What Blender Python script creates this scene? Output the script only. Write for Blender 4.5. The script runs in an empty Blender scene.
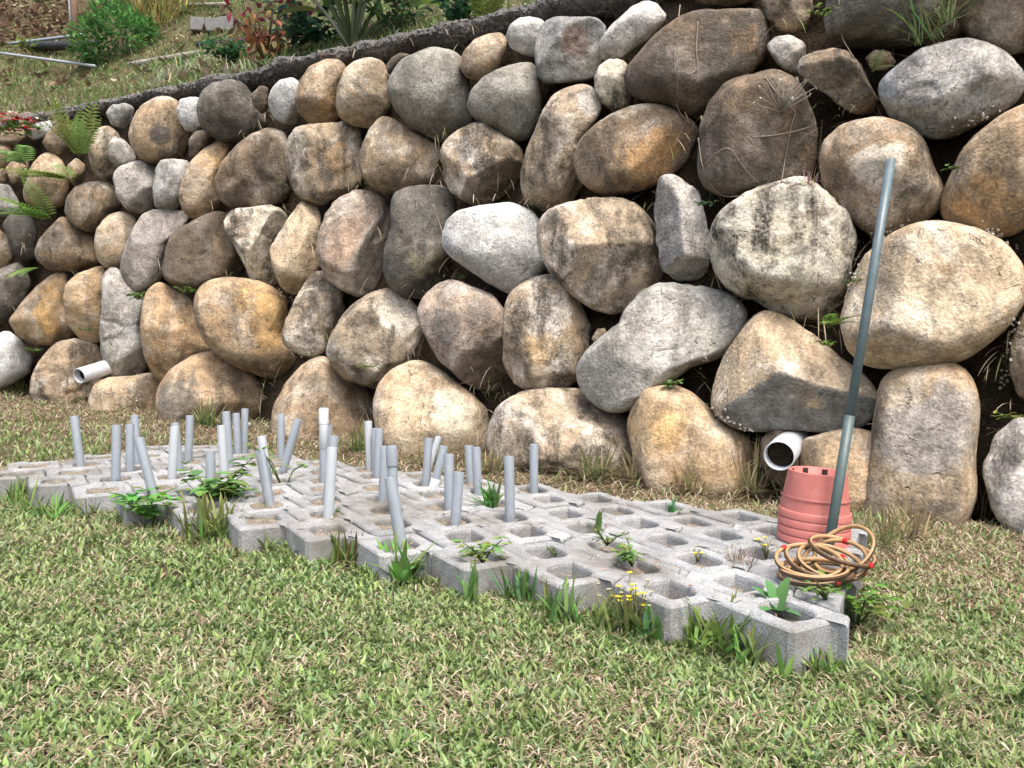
import bpy, math, random
import numpy as np
from mathutils import Vector, Matrix

random.seed(7); RNG = np.random.default_rng(11)
SC = bpy.context.scene
COL = SC.collection
R = math.radians

# ------------------------------------------------------------------ camera, sky, sun, exposure
F, CX, HY, HC = 769.0, 512.0, 375.0, 0.52          # focal length in px, centre column, horizon row, eye height
cam_d = bpy.data.cameras.new('camera'); cam = bpy.data.objects.new('camera', cam_d); COL.objects.link(cam)
cam_d.sensor_width = 36; cam_d.lens = 36 * F / 1024; cam_d.shift_y = -(384 - HY) / 1024
cam_d.clip_start = .02; cam_d.clip_end = 500
cam.location = (0, 0, HC); cam.rotation_euler = (R(90), 0, 0)
SC.camera = cam

SUN_AZ, SUN_EL = R(160), R(62)                      # azimuth clockwise from +Y: the sun stands behind the camera, a little to the right
W = bpy.data.worlds.new('World'); SC.world = W; W.use_nodes = True
wn = W.node_tree.nodes; wl = W.node_tree.links
sky = wn.new('ShaderNodeTexSky'); sky.sky_type = 'NISHITA'; sky.sun_disc = False
sky.sun_elevation = SUN_EL; sky.sun_rotation = SUN_AZ
sky.air_density = 1.0; sky.dust_density = 6.0; sky.ozone_density = 0.6
wl.new(sky.outputs[0], wn['Background'].inputs[0]); wn['Background'].inputs[1].default_value = 0.15
sun_d = bpy.data.lights.new('sun', 'SUN'); sun = bpy.data.objects.new('sun', sun_d); COL.objects.link(sun)
sun_d.energy = 1.2; sun_d.angle = R(24); sun_d.color = (1.0, .965, .91)
sv = Vector((math.sin(SUN_AZ) * math.cos(SUN_EL), math.cos(SUN_AZ) * math.cos(SUN_EL), math.sin(SUN_EL)))
sun.rotation_euler = (-sv).to_track_quat('-Z', 'Y').to_euler(); sun.location = sv * 20
SC.view_settings.view_transform = 'Standard'; SC.view_settings.look = 'None'
SC.view_settings.gamma = 1; SC.view_settings.use_curve_mapping = False
SC.view_settings.exposure = 1.28
SC.cycles.max_bounces = 3; SC.cycles.diffuse_bounces = 2; SC.cycles.glossy_bounces = 2; SC.cycles.transmission_bounces = 2

# ------------------------------------------------------------------ the lie of the land
TH, SR, SCC, PP, SS = -.4744, -.0457, .0344, .2, .1116   # paver rows: direction, slopes, cell length, row pitch
P0 = np.array([-.2451, 1.675, .1596]); BH = .08
RV = np.array([math.cos(TH), math.sin(TH)]); CV = np.array([-math.sin(TH), math.cos(TH)])
GX = SR * RV[0] + SCC * CV[0]; GY = SR * RV[1] + SCC * CV[1]
def zslab(x, y): return P0[2] + GX * (x - P0[0]) + GY * (y - P0[1])
def zground(x, y):                                         # the turf stands higher against the pavers except at their right end
    r = (x - P0[0]) * RV[0] + (y - P0[1]) * RV[1]
    return zslab(x, y) - .057 - .018 * np.clip((r - .45) / .3, 0, 1)
def ray(u, v): return np.array([(u - CX) / F, 1.0, -(v - HY) / F])
def on_plane(u, v, dz=0.0):                               # point on the plane dz above the paving
    r = ray(u, v)
    a = P0[2] - GX * P0[0] - GY * P0[1] + dz - HC
    Y = a / (r[2] - GX * r[0] - GY)
    return np.array([r[0] * Y, Y, HC + r[2] * Y])
WPOLY = np.polyfit([1.6, 1.136, .32, -.40, -1.41, -2.53, -3.44], [2.02, 2.25, 2.82, 3.36, 4.08, 4.74, 5.2], 3)
def ywall(x):
    x = np.asarray(x, float); xc = np.clip(x, -3.6, 1.7)
    s = np.polyval(np.polyder(WPOLY), xc)
    return np.polyval(WPOLY, xc) + s * (x - xc)
LEAN = .16
def on_wall(u, v, off=.10):
    r = ray(u, v); Y = 3.0
    for _ in range(80):
        X = r[0] * Y; Z = HC + r[2] * Y
        Y = .5 * Y + .5 * (ywall(X) + off + LEAN * (Z - zground(X, Y)))
    return np.array([r[0] * Y, Y, HC + r[2] * Y])

# ------------------------------------------------------------------ numpy noise
PERM = np.concatenate([np.random.default_rng(3).permutation(256)] * 3)
GRAD = np.random.default_rng(4).normal(size=(256, 3)); GRAD /= np.linalg.norm(GRAD, axis=1)[:, None]
def noise(p):
    pi = np.floor(p).astype(int); f = p - pi; pi &= 255
    w = f * f * f * (f * (f * 6 - 15) + 10); out = 0
    for dx in (0, 1):
        for dy in (0, 1):
            for dz in (0, 1):
                h = PERM[PERM[PERM[pi[:, 0] + dx] + pi[:, 1] + dy] + pi[:, 2] + dz]
                g = GRAD[h]; d = f - np.array([dx, dy, dz])
                ww = (w[:, 0] if dx else 1 - w[:, 0]) * (w[:, 1] if dy else 1 - w[:, 1]) * (w[:, 2] if dz else 1 - w[:, 2])
                out = out + ww * (g * d).sum(1)
    return out * 1.6
def fbm(p, o=4, g=.5):
    a, s = 1, 0
    for k in range(o): s = s + a * noise(p * 2 ** k + 17.3 * k); a *= g
    return s

# ------------------------------------------------------------------ object helpers
def tag(o, label=None, cat=None, group=None, kind=None):
    if label: o['label'] = label
    if cat: o['category'] = cat
    if group: o['group'] = group
    if kind: o['kind'] = kind
    return o
def empty(name, loc=(0, 0, 0)):
    o = bpy.data.objects.new(name, None); o.location = loc; o.empty_display_size = .1; COL.objects.link(o); return o
def mesh_np(name, V, faces, smooth=True, cols=None):
    """faces: list of (n,k) int arrays"""
    me = bpy.data.meshes.new(name); V = np.asarray(V, np.float32)
    me.vertices.add(len(V)); me.vertices.foreach_set('co', V.ravel())
    loops = np.concatenate([f.ravel() for f in faces]).astype(np.int32)
    sizes = np.concatenate([np.full(len(f), f.shape[1]) for f in faces]).astype(np.int32)
    starts = np.concatenate([[0], np.cumsum(sizes)[:-1]]).astype(np.int32)
    me.loops.add(len(loops)); me.loops.foreach_set('vertex_index', loops)
    me.polygons.add(len(sizes)); me.polygons.foreach_set('loop_start', starts)
    me.polygons.foreach_set('use_smooth', np.full(len(sizes), bool(smooth)))
    me.update(calc_edges=True); me.validate()
    if cols is not None:
        a = me.color_attributes.new('col', 'FLOAT_COLOR', 'POINT')
        c = np.ones((len(V), 4), np.float32); c[:, :3] = cols; a.data.foreach_set('color', c.ravel())
    return me
def obj(name, me, mat=None, parent=None, loc=None):
    o = bpy.data.objects.new(name, me); COL.objects.link(o)
    if mat is not None and not me.materials: me.materials.append(mat)
    if parent is not None: o.parent = parent
    if loc is not None: o.location = loc
    return o
class MB:
    """collects polygons of one mesh"""
    def __init__(s): s.v = []; s.f = []; s.c = []; s.n = 0
    def add(s, V, Fs, col=None):
        V = np.asarray(V, float)
        s.v.append(V)
        for f in Fs: s.f.append(tuple(i + s.n for i in f))
        if col is not None: s.c.append(np.broadcast_to(np.asarray(col, float), (len(V), 3)))
        s.n += len(V)
    def tube(s, pts, rad, k=10, col=None, caps=True, closed=False):
        pts = np.asarray(pts, float); n = len(pts)
        rad = np.broadcast_to(np.asarray(rad, float), (n,))
        tg = np.roll(pts, -1, 0) - np.roll(pts, 1, 0) if closed else np.gradient(pts, axis=0)
        tg /= np.linalg.norm(tg, axis=1)[:, None] + 1e-9
        ref = np.array([0, 0, 1.]) if abs(tg[:, 2]).mean() < .8 else np.array([1., 0, 0])
        V = []
        for i in range(n):
            a = np.cross(ref, tg[i]); a /= np.linalg.norm(a) + 1e-9; b = np.cross(tg[i], a)
            for j in range(k):
                t = 2 * math.pi * j / k; V.append(pts[i] + rad[i] * (a * math.cos(t) + b * math.sin(t)))
        Fs = []
        for i in range(n if closed else n - 1):
            i2 = (i + 1) % n
            for j in range(k): Fs.append((i * k + j, i * k + (j + 1) % k, i2 * k + (j + 1) % k, i2 * k + j))
        if caps and not closed: Fs += [tuple(range(k))[::-1], tuple((n - 1) * k + j for j in range(k))]
        s.add(V, Fs, col)
    def box(s, c, sx, sy, sz, M=None, col=None):
        V = np.array([[x, y, z] for x in (-sx / 2, sx / 2) for y in (-sy / 2, sy / 2) for z in (-sz / 2, sz / 2)])
        if M is not None: V = V @ np.array(M).T
        s.add(V + np.asarray(c), [(0, 1, 3, 2), (4, 6, 7, 5), (0, 4, 5, 1), (2, 3, 7, 6), (0, 2, 6, 4), (1, 5, 7, 3)], col)
    def lathe(s, prof, k=32, col=None, closed_ends=False):
        V = [[r * math.cos(2 * math.pi * j / k), r * math.sin(2 * math.pi * j / k), z] for r, z in prof for j in range(k)]
        Fs = [(i * k + j, i * k + (j + 1) % k, (i + 1) * k + (j + 1) % k, (i + 1) * k + j) for i in range(len(prof) - 1) for j in range(k)]
        s.add(V, Fs, col)
    def blade(s, base, d, L, w, bend=.4, segs=3, col=(.1, .2, .05), side=None, tipcol=None):
        base = np.asarray(base, float); d = np.asarray(d, float); d = d / np.linalg.norm(d)
        if side is None: side = np.cross(d, [0, 0, 1.])
        if np.linalg.norm(side) < 1e-3: side = np.array([1., 0, 0])
        side = side / np.linalg.norm(side)
        V = []; C = []; p = base.copy(); dd = d.copy()
        col = np.asarray(col, float); tc = col if tipcol is None else np.asarray(tipcol, float)
        for i in range(segs + 1):
            t = i / segs; ww = w * max(.04, math.sin(math.pi * (.12 + .88 * t)) ** .7 if t < 1 else .04) * .5
            up = np.cross(side, dd) * ww * .25
            V += [p - side * ww + up, p, p + side * ww + up]; C += [col + (tc - col) * t] * 3
            p = p + dd * L / segs; dd = dd + np.array([0, 0, -bend / segs]); dd /= np.linalg.norm(dd)
        Fs = []
        for i in range(segs):
            a = 3 * i; Fs += [(a, a + 1, a + 4, a + 3), (a + 1, a + 2, a + 5, a + 4)]
        s.add(V, Fs); s.c.append(np.array(C))
    def mesh(s, name, smooth=True, origin=None):
        V = np.concatenate(s.v)
        if origin is not None: V = V - np.asarray(origin)
        by = {}
        for f in s.f: by.setdefault(len(f), []).append(f)
        cols = np.concatenate(s.c) if s.c else None
        return mesh_np(name, V, [np.array(x) for x in by.values()], smooth, cols)
    def build(s, name, mat, parent=None, smooth=True, origin=None, loc=None):
        return obj(name, s.mesh(name, smooth, origin), mat, parent, loc if loc is not None else origin)

# ------------------------------------------------------------------ materials
def new_mat(name):
    m = bpy.data.materials.new(name); m.use_nodes = True
    nt = m.node_tree; b = nt.nodes['Principled BSDF']; return m, nt, b
class NT:
    def __init__(s, nt): s.nt = nt
    def node(s, t, **kw):
        n = s.nt.nodes.new('ShaderNode' + t)
        for k, v in kw.items():
            if k.startswith('i_'):
                key = k[2:].replace('_', ' ')
                n.inputs[key].default_value = v
            else: setattr(n, k, v)
        return n
    def link(s, a, b): s.nt.links.new(a, b)
    def noise(s, vec, scale, detail=4, rough=.55, dist=0.):
        n = s.node('TexNoise'); n.inputs['Scale'].default_value = scale; n.inputs['Detail'].default_value = detail
        n.inputs['Roughness'].default_value = rough; n.inputs['Distortion'].default_value = dist
        if vec is not None: s.link(vec, n.inputs['Vector'])
        return n.outputs['Fac']
    def rng(s, val, a, b, c=0., d=1., smooth=False):
        n = s.node('MapRange'); n.clamp = True
        if smooth: n.interpolation_type = 'SMOOTHSTEP'
        for k, x in zip(('From Min', 'From Max', 'To Min', 'To Max'), (a, b, c, d)): n.inputs[k].default_value = x
        s.link(val, n.inputs['Value']); return n.outputs['Result']
    def math(s, op, a, b=None):
        n = s.node('Math', operation=op)
        for i, x in enumerate((a, b)):
            if x is None: continue
            if isinstance(x, (int, float)): n.inputs[i].default_value = x
            else: s.link(x, n.inputs[i])
        return n.outputs[0]
    def mix(s, fac, a, b, mode='MIX'):
        n = s.node('Mix', data_type='RGBA', blend_type=mode)
        for i, x in ((0, fac), (6, a), (7, b)):
            if isinstance(x, (int, float)): n.inputs[i].default_value = x
            elif isinstance(x, tuple): n.inputs[i].default_value = (*x, 1)
            else: s.link(x, n.inputs[i])
        return n.outputs[2]
    def comb(s, v):
        n = s.node('CombineColor')
        for i in range(3): s.link(v, n.inputs[i])
        return n.outputs[0]
    def bump(s, h, strength, dist, nrm=None):
        n = s.node('Bump'); n.inputs['Strength'].default_value = strength; n.inputs['Distance'].default_value = dist
        s.link(h, n.inputs['Height'])
        if nrm is not None: s.link(nrm, n.inputs['Normal'])
        return n.outputs['Normal']

def mat_boulder():
    m, nt, b = new_mat('boulder_stone'); t = NT(nt)
    tc = t.node('TexCoord'); oi = t.node('ObjectInfo')
    def attr(nm):
        a = t.node('Attribute'); a.attribute_type = 'OBJECT'; a.attribute_name = nm; return a
    rnd = t.node('CombineXYZ')
    for i, k in enumerate((37., 53., 71.)): t.link(t.math('MULTIPLY', oi.outputs['Random'], k), rnd.inputs[i])
    ad = t.node('VectorMath', operation='ADD'); t.link(tc.outputs['Object'], ad.inputs[0]); t.link(rnd.outputs[0], ad.inputs[1])
    P = ad.outputs[0]
    c1 = attr('stone_colour').outputs['Color']; c2 = attr('stone_colour_two').outputs['Color']
    # one noise per octave band, its colour channels reused for the separate patterns
    def bands(scale, detail, rough, dist):
        n = t.node('TexNoise'); n.inputs['Scale'].default_value = scale; n.inputs['Detail'].default_value = detail
        n.inputs['Roughness'].default_value = rough; n.inputs['Distortion'].default_value = dist; t.link(P, n.inputs['Vector'])
        sp = t.node('SeparateColor'); t.link(n.outputs['Color'], sp.inputs[0]); return sp.outputs[0], sp.outputs[1], sp.outputs[2]
    a1, a2, a3 = bands(4.2, 5, .60, .6)
    b1, b2, b3 = bands(20., 5, .72, 0.)
    d1, d2, d3 = bands(105., 2, .7, 0.)
    col = t.mix(t.rng(a1, .36, .64, smooth=True), c1, c2)
    rf = t.math('MULTIPLY', t.rng(a2, .48, .66), attr('stone_rust').outputs['Fac'])
    col = t.mix(rf, col, (.42, .27, .13))
    # a differently coloured face on some of the stones
    vd = t.node('VectorMath', operation='DISTANCE'); t.link(tc.outputs['Object'], vd.inputs[0]); t.link(attr('stone_patch_at').outputs['Vector'], vd.inputs[1])
    pr = attr('stone_patch_size').outputs['Fac']
    edge = t.math('ADD', vd.outputs['Value'], t.math('MULTIPLY', t.math('SUBTRACT', t.math('ADD', a3, t.math('MULTIPLY', b3, .4)), .7), t.math('MULTIPLY', pr, 2.6)))
    pm = t.math('DIVIDE', t.math('SUBTRACT', pr, edge), t.math('ADD', t.math('MULTIPLY', pr, .3), .001))
    pm = t.math('MULTIPLY', t.rng(pm, 0, 1), .72)
    col = t.mix(pm, col, attr('stone_patch_colour').outputs['Color'])
    fd = t.node('VectorMath', operation='DOT_PRODUCT'); t.link(tc.outputs['Object'], fd.inputs[0]); t.link(attr('stone_face_dir').outputs['Vector'], fd.inputs[1])
    fm = t.math('SUBTRACT', t.math('ADD', fd.outputs['Value'], t.math('MULTIPLY', t.math('SUBTRACT', b1, .5), .018)), attr('stone_face_off').outputs['Fac'])
    fm = t.math('MULTIPLY', t.rng(fm, -.002, .004), .9)
    col = t.mix(fm, col, attr('stone_face_colour').outputs['Color'])
    # pale mineral crust, water stains and dark lichen
    pf = t.math('MULTIPLY', t.math('SUBTRACT', 1., t.math('MULTIPLY', fm, .8)), t.rng(t.math('ADD', t.math('MULTIPLY', a3, .7), t.math('MULTIPLY', b1, .3)), .50, .60)); pf = t.math('MULTIPLY', pf, attr('stone_pale').outputs['Fac'])
    col = t.mix(pf, col, (.62, .585, .52))
    col = t.mix(1., col, t.comb(t.rng(b2, .30, .70, .68, 1.30)), 'MULTIPLY')
    col = t.mix(1., col, t.comb(t.rng(d1, .30, .70, .66, 1.32)), 'MULTIPLY')
    mp = t.node('Mapping'); mp.inputs['Scale'].default_value = (1.5, 1.5, .42); t.link(P, mp.inputs['Vector'])
    vs = t.noise(mp.outputs[0], 5.5, 5, .62, .3)
    sf = t.rng(t.math('ADD', t.math('MULTIPLY', vs, .68), t.math('MULTIPLY', b3, .32)), .475, .575)
    sf = t.math('MULTIPLY', t.math('MULTIPLY', sf, attr('stone_stain').outputs['Fac']), t.rng(d2, .30, .55, .45, 1.))
    col = t.mix(sf, col, (.048, .043, .034))
    # a few hairline cracks, where one noise crosses its middle value
    cr = t.math('ABSOLUTE', t.math('SUBTRACT', a1, .52))
    crack = t.math('MULTIPLY', t.rng(cr, .0, .007, 1., 0.), t.rng(b1, .52, .58))
    col = t.mix(t.math('MULTIPLY', crack, .4), col, (.09, .075, .058))
    t.link(col, b.inputs['Base Color'])
    b.inputs['Roughness'].default_value = .85; b.inputs['Specular IOR Level'].default_value = .25
    h = t.math('ADD', t.math('MULTIPLY', a1, .9), t.math('ADD', t.math('MULTIPLY', b2, .5), t.math('MULTIPLY', d1, .16)))
    h = t.math('ADD', h, t.math('MULTIPLY', crack, -.35))
    t.link(t.bump(h, 1., .016), b.inputs['Normal'])
    return m

def mat_concrete():
    m, nt, b = new_mat('grey_concrete'); t = NT(nt)
    tc = t.node('TexCoord'); oi = t.node('ObjectInfo'); ge = t.node('NewGeometry')
    rnd = t.node('CombineXYZ')
    for i, k in enumerate((13., 29., 7.)): t.link(t.math('MULTIPLY', oi.outputs['Random'], k), rnd.inputs[i])
    ad = t.node('VectorMath', operation='ADD'); t.link(tc.outputs['Object'], ad.inputs[0]); t.link(rnd.outputs[0], ad.inputs[1]); P = ad.outputs[0]
    col = t.mix(t.rng(t.noise(P, 12, 4, .65), .35, .65), (.25, .26, .263), (.36, .37, .372))
    ob = t.rng(oi.outputs['Random'], 0, 1, .82, 1.08)
    col = t.mix(1., col, t.comb(ob), 'MULTIPLY')
    ag = t.rng(t.noise(P, 380, 2, .6), .33, .66, .62, 1.32)
    col = t.mix(1., col, t.comb(ag), 'MULTIPLY')
    vo = t.node('TexVoronoi'); vo.inputs['Scale'].default_value = 260; t.link(P, vo.inputs['Vector'])
    col = t.mix(t.rng(vo.outputs['Distance'], .1, .28, .75, 0.), col, (.13, .13, .125))
    # weather dirt: broad patches over the whole patch of paving
    dirt = t.rng(t.noise(ge.outputs['Position'], 3.4, 6, .7, .4), .47, .64)
    col = t.mix(t.math('MULTIPLY', dirt, .75), col, (.14, .13, .11))
    t.link(col, b.inputs['Base Color']); b.inputs['Roughness'].default_value = .92; b.inputs['Specular IOR Level'].default_value = .2
    h = t.math('ADD', t.noise(P, 330, 2, .6), t.math('MULTIPLY', t.noise(P, 34, 3, .6), 1.4))
    t.link(t.bump(h, .6, .003), b.inputs['Normal'])
    return m

def mat_leaf(name, trans=.35, rough=.55):
    m, nt, b = new_mat(name); t = NT(nt)
    a = t.node('Attribute'); a.attribute_name = 'col'
    tc = t.node('TexCoord')
    col = a.outputs['Color']
    t.link(col, b.inputs['Base Color']); b.inputs['Roughness'].default_value = rough; b.inputs['Specular IOR Level'].default_value = .18
    tr = t.node('BsdfTranslucent'); t.link(col, tr.inputs['Color'])
    mx = t.node('MixShader'); mx.inputs[0].default_value = trans
    t.link(b.outputs[0], mx.inputs[1]); t.link(tr.outputs[0], mx.inputs[2]); t.link(mx.outputs[0], nt.nodes['Material Output'].inputs['Surface'])
    return m

def mat_soil(name, c1, c2, scale=18, straw=None, bump=.02):
    m, nt, b = new_mat(name); t = NT(nt); ge = t.node('NewGeometry'); P = ge.outputs['Position']
    col = t.mix(t.rng(t.noise(P, scale, 5, .7), .35, .65), c1, c2)
    col = t.mix(1., col, t.comb(t.rng(t.noise(P, scale * 8, 2, .7), .3, .7, .55, 1.4)), 'MULTIPLY')
    if straw:
        w = t.rng(t.noise(P, 55, 6, .8, 2.), .52, .6)
        col = t.mix(t.math('MULTIPLY', w, .8), col, straw)
    t.link(col, b.inputs['Base Color']); b.inputs['Roughness'].default_value = .95; b.inputs['Specular IOR Level'].default_value = .1
    t.link(t.bump(t.noise(P, scale * 3, 4, .7), .9, bump), b.inputs['Normal'])
    return m

def mat_plain(name, c, rough=.5, var=.12, scale=25, spec=.4, dirt=None, dirt_amt=.5, bump=0.):
    m, nt, b = new_mat(name); t = NT(nt); tc = t.node('TexCoord'); ge = t.node('NewGeometry')
    P = ge.outputs['Position']
    col = t.mix(1., (*c,), t.comb(t.rng(t.noise(P, scale, 6, .65), .3, .7, 1 - var, 1 + var)), 'MULTIPLY')
    if dirt:
        col = t.mix(t.math('MULTIPLY', t.rng(t.noise(P, scale * 1.7, 8, .75, .5), .52, .66), dirt_amt), col, dirt)
    t.link(col, b.inputs['Base Color']); b.inputs['Roughness'].default_value = rough; b.inputs['Specular IOR Level'].default_value = spec
    if bump: t.link(t.bump(t.noise(P, scale * 6, 5, .6), .6, bump), b.inputs['Normal'])
    return m

M_BOULDER = mat_boulder(); M_CONC = mat_concrete()
M_LEAF = mat_leaf('leaf'); M_GRASS = mat_leaf('grass_blade', .3, .6); M_DRY = mat_leaf('dry_plant', .12, .8)
M_EARTH = mat_soil('dark_earth', (.022, .017, .012), (.055, .041, .027))
M_LAWN = mat_soil('lawn_soil', (.032, .026, .015), (.085, .066, .036), 14, (.22, .17, .10), .01)
M_HILL = mat_soil('hill_soil', (.06, .06, .028), (.12, .105, .055), 9, (.20, .17, .10), .03)
M_BED = mat_soil('bed_soil', (.13, .11, .085), (.27, .24, .20), 30, (.34, .26, .16), .01)
M_KERB = mat_soil('rubble', (.085, .083, .08), (.27, .265, .26), 60, None, .02)
M_PVC = mat_plain('grey_pvc', (.205, .235, .265), .45, .08, 30, .4, (.30, .32, .33), .4)
M_PVC2 = mat_plain('pale_grey_pvc', (.32, .35, .375), .42, .07, 30, .45, (.30, .31, .30), .35)
M_PVCW = mat_plain('white_pvc', (.50, .535, .57), .38, .06, 14, .45, (.36, .34, .28), .35)
M_POT = mat_plain('terracotta_plastic', (.42, .14, .12), .5, .10, 22, .35, (.46, .23, .19), .45)
M_POTIN = mat_plain('pot_slot', (.03, .02, .018), .9)
M_POLE = mat_plain('pole_blue_green', (.085, .125, .14), .42, .15, 40, .5, (.19, .225, .23), .4)
M_POLE2 = mat_plain('pole_green', (.062, .095, .095), .45, .15, 40, .5, (.12, .155, .15), .3)
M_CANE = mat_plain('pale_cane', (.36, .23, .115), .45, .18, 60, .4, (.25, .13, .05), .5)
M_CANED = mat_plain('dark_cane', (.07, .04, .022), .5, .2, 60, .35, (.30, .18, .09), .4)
M_TAPE = mat_plain('red_tape', (.42, .012, .014), .35, .06, 40)
M_ROOT = mat_plain('root', (.25, .21, .165), .9, .2, 60, .2)
M_BARK = mat_plain('bark', (.20, .135, .095), .9, .25, 40, .2, (.08, .06, .045), .6, .004)
M_GREYWOOD = mat_plain('grey_timber', (.27, .25, .22), .9, .2, 40, .2, (.16, .13, .1), .6, .004)
M_BLACK = mat_plain('black_plastic', (.02, .021, .022), .5, .2)
M_BLOCKG = mat_plain('weathered_block', (.17, .175, .17), .95, .2, 20, .2, (.14, .12, .09), .6, .004)
M_STONECHIP = mat_plain('pale_chip', (.42, .39, .34), .9, .3, 60, .2)

# ------------------------------------------------------------------ the setting: lawn, hillside
def grid(nx, ny, fn):
    xs, ys = np.meshgrid(np.arange(nx), np.arange(ny), indexing='ij')
    V = fn(xs.ravel() / (nx - 1), ys.ravel() / (ny - 1))
    i = (np.arange(nx - 1)[:, None] * ny + np.arange(ny - 1)[None, :]).ravel()
    return V, [np.stack([i, i + ny, i + ny + 1, i + 1], 1)]
def lawn_fn(a, b):
    s = 2 * a - 1; t = 2 * b - 1
    x = -.8 + np.sign(s) * (abs(s) ** 2.6 * 57 + abs(s) * 3); y = 2.5 + np.sign(t) * (abs(t) ** 2.6 * 57 + abs(t) * 3)
    z = zground(np.clip(x, -12, 12), np.clip(y, -12, 14)) - .006
    p = np.stack([x * 3, y * 3, x * 0], 1)
    return np.stack([x, y, z + .008 * fbm(p, 3)], 1)
V, Fs = grid(140, 140, lawn_fn)
tag(obj('lawn', mesh_np('lawn', V, Fs), M_LAWN), kind='structure')

KERB_PX = [(-60, 142), (20, 122), (100, 106), (140, 98), (177, 89), (213, 83), (256, 75), (300, 62), (342, 52), (399, 43), (440, 32),
           (489, 22), (525, 12), (565, 3), (620, -8), (700, -24), (800, -52), (900, -85), (1000, -120), (1120, -170)]
KERB = np.array([on_wall(u, v, .30) for u, v in KERB_PX])
ks = np.argsort(KERB[:, 0]); KX, KY, KZ = KERB[ks, 0], KERB[ks, 1], KERB[ks, 2]
def hslope(x): return np.interp(x, [-3.2, -1.2], [1.06, .84])
def zhill(x, y):
    t = (y - np.interp(x, KX, KY)) * .84
    return np.interp(x, KX, KZ) - .06 + hslope(x) * t
def hill_fn(a, b):
    x = -14 + 20 * a; t = -.03 + 9 * b ** 1.5
    y = np.interp(x, KX, KY) + t / .84
    z = np.interp(x, KX, KZ) - .06 + hslope(x) * t
    p = np.stack([x * 1.7, y * 1.7, x * 0], 1)
    z = z + .06 * fbm(p, 4) * np.clip(t * 2, 0, 1)
    return np.stack([x, y, z], 1)
V, Fs = grid(220, 70, hill_fn)
tag(obj('hillside', mesh_np('hillside', V, Fs), M_HILL), kind='structure')
def on_hill(u, v):
    r = ray(u, v); lo, hi = 1.5, 20.
    Ys = np.linspace(lo, hi, 4000); d = HC + r[2] * Ys - zhill(r[0] * Ys, Ys)
    ok = np.where((d < 0) & (Ys > np.interp(r[0] * Ys, KX, KY) - .1))[0]
    Y = Ys[ok[0]] if len(ok) else 8.
    return np.array([r[0] * Y, Y, HC + r[2] * Y])

# rubble kerb along the top of the boulders
kp = np.stack([KX, KY, KZ], 1)
tt = np.linspace(0, len(kp) - 1, 1000); ki = np.arange(len(kp))
kc = np.stack([np.interp(tt, ki, kp[:, k]) for k in range(3)], 1)
for _ in range(30): kc[1:-1] = (kc[:-2] + 2 * kc[1:-1] + kc[2:]) / 4
K = 34; V = []
for i in range(len(kc)):
    tg = kc[min(i + 1, len(kc) - 1)] - kc[max(i - 1, 0)]; tg /= np.linalg.norm(tg)
    a = np.cross(tg, [0, 0, 1]); a /= np.linalg.norm(a)
    for j in range(K):
        q = 2 * math.pi * j / K
        V.append(kc[i] + a * .15 * math.cos(q) + np.array([0, 0, 1]) * (.055 * math.sin(q) - .06))
V = np.array(V); dn = fbm(V * 4, 3) * .035 + np.maximum(fbm(V * 48 + 5, 2), -.25) * .016
ctr = np.repeat(kc, K, 0); ctr[:, 2] -= .06; dr = V - ctr; dr /= np.linalg.norm(dr, axis=1)[:, None]
V = V + dr * dn[:, None]
i = (np.arange(len(kc) - 1)[:, None] * K + np.arange(K)[None, :]).ravel(); j = (np.arange(len(kc) - 1)[:, None] * K + (np.arange(K)[None, :] + 1) % K).ravel()
kerb = obj('rubble_kerb', mesh_np('rubble_kerb', V, [np.stack([i, j, j + K, i + K], 1)], False), M_KERB)
tag(kerb, 'dark grey crumbly kerb running along the top of the boulder wall', 'kerb')

# ------------------------------------------------------------------ the boulder wall
KINDS = {  # colour one, colour two, stain, pale, rust, squareness, angularity
 'tan':   ((0.417, 0.313, 0.204), (0.289, 0.225, 0.151), .60, .40, .40, 2.25, .3),
 'ochre': ((0.459, 0.330, 0.196), (0.342, 0.248, 0.153), .55, .35, .50, 2.25, .3),
 'cream': ((0.506, 0.422, 0.303), (0.408, 0.318, 0.215), .50, .55, .35, 2.25, .4),
 'brown': ((0.177, 0.137, 0.096), (0.268, 0.203, 0.137), .75, .40, .35, 2.25, .4),
 'mud':   ((0.095, 0.076, 0.057), (0.145, 0.115, 0.085), .75, .14, .22, 2.4, .5),
 'dark':  ((0.085, 0.082, 0.073), (0.147, 0.137, 0.115), .75, .22, .0, 2.25, .4),
 'grey':  ((0.252, 0.252, 0.235), (0.340, 0.335, 0.310), .55, .45, .06, 2.4, .6),
 'olive': ((0.180, 0.178, 0.153), (0.256, 0.246, 0.205), .55, .16, .03, 2.2, .2),
 'slate': ((0.166, 0.179, 0.181), (0.242, 0.247, 0.237), .40, .30, .10, 3.8, .9),
 'white': ((0.550, 0.555, 0.545), (0.439, 0.439, 0.419), .28, .50, .0, 2.3, .3),
 'pale':  ((0.438, 0.428, 0.404), (0.328, 0.318, 0.291), .55, .65, .05, 2.5, .9),
 'ivory': ((0.522, 0.482, 0.393), (0.412, 0.372, 0.288), .95, .60, .08, 2.5, .6),
 'rose':  ((0.324, 0.259, 0.215), (0.410, 0.336, 0.272), .50, .45, .30, 2.7, .9),
 'mauve': ((0.218, 0.200, 0.186), (0.289, 0.264, 0.239), .50, .30, .05, 2.3, .4),
 'weath': ((0.354, 0.280, 0.198), (0.254, 0.214, 0.162), .85, .70, .30, 2.4, .9),
}
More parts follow.
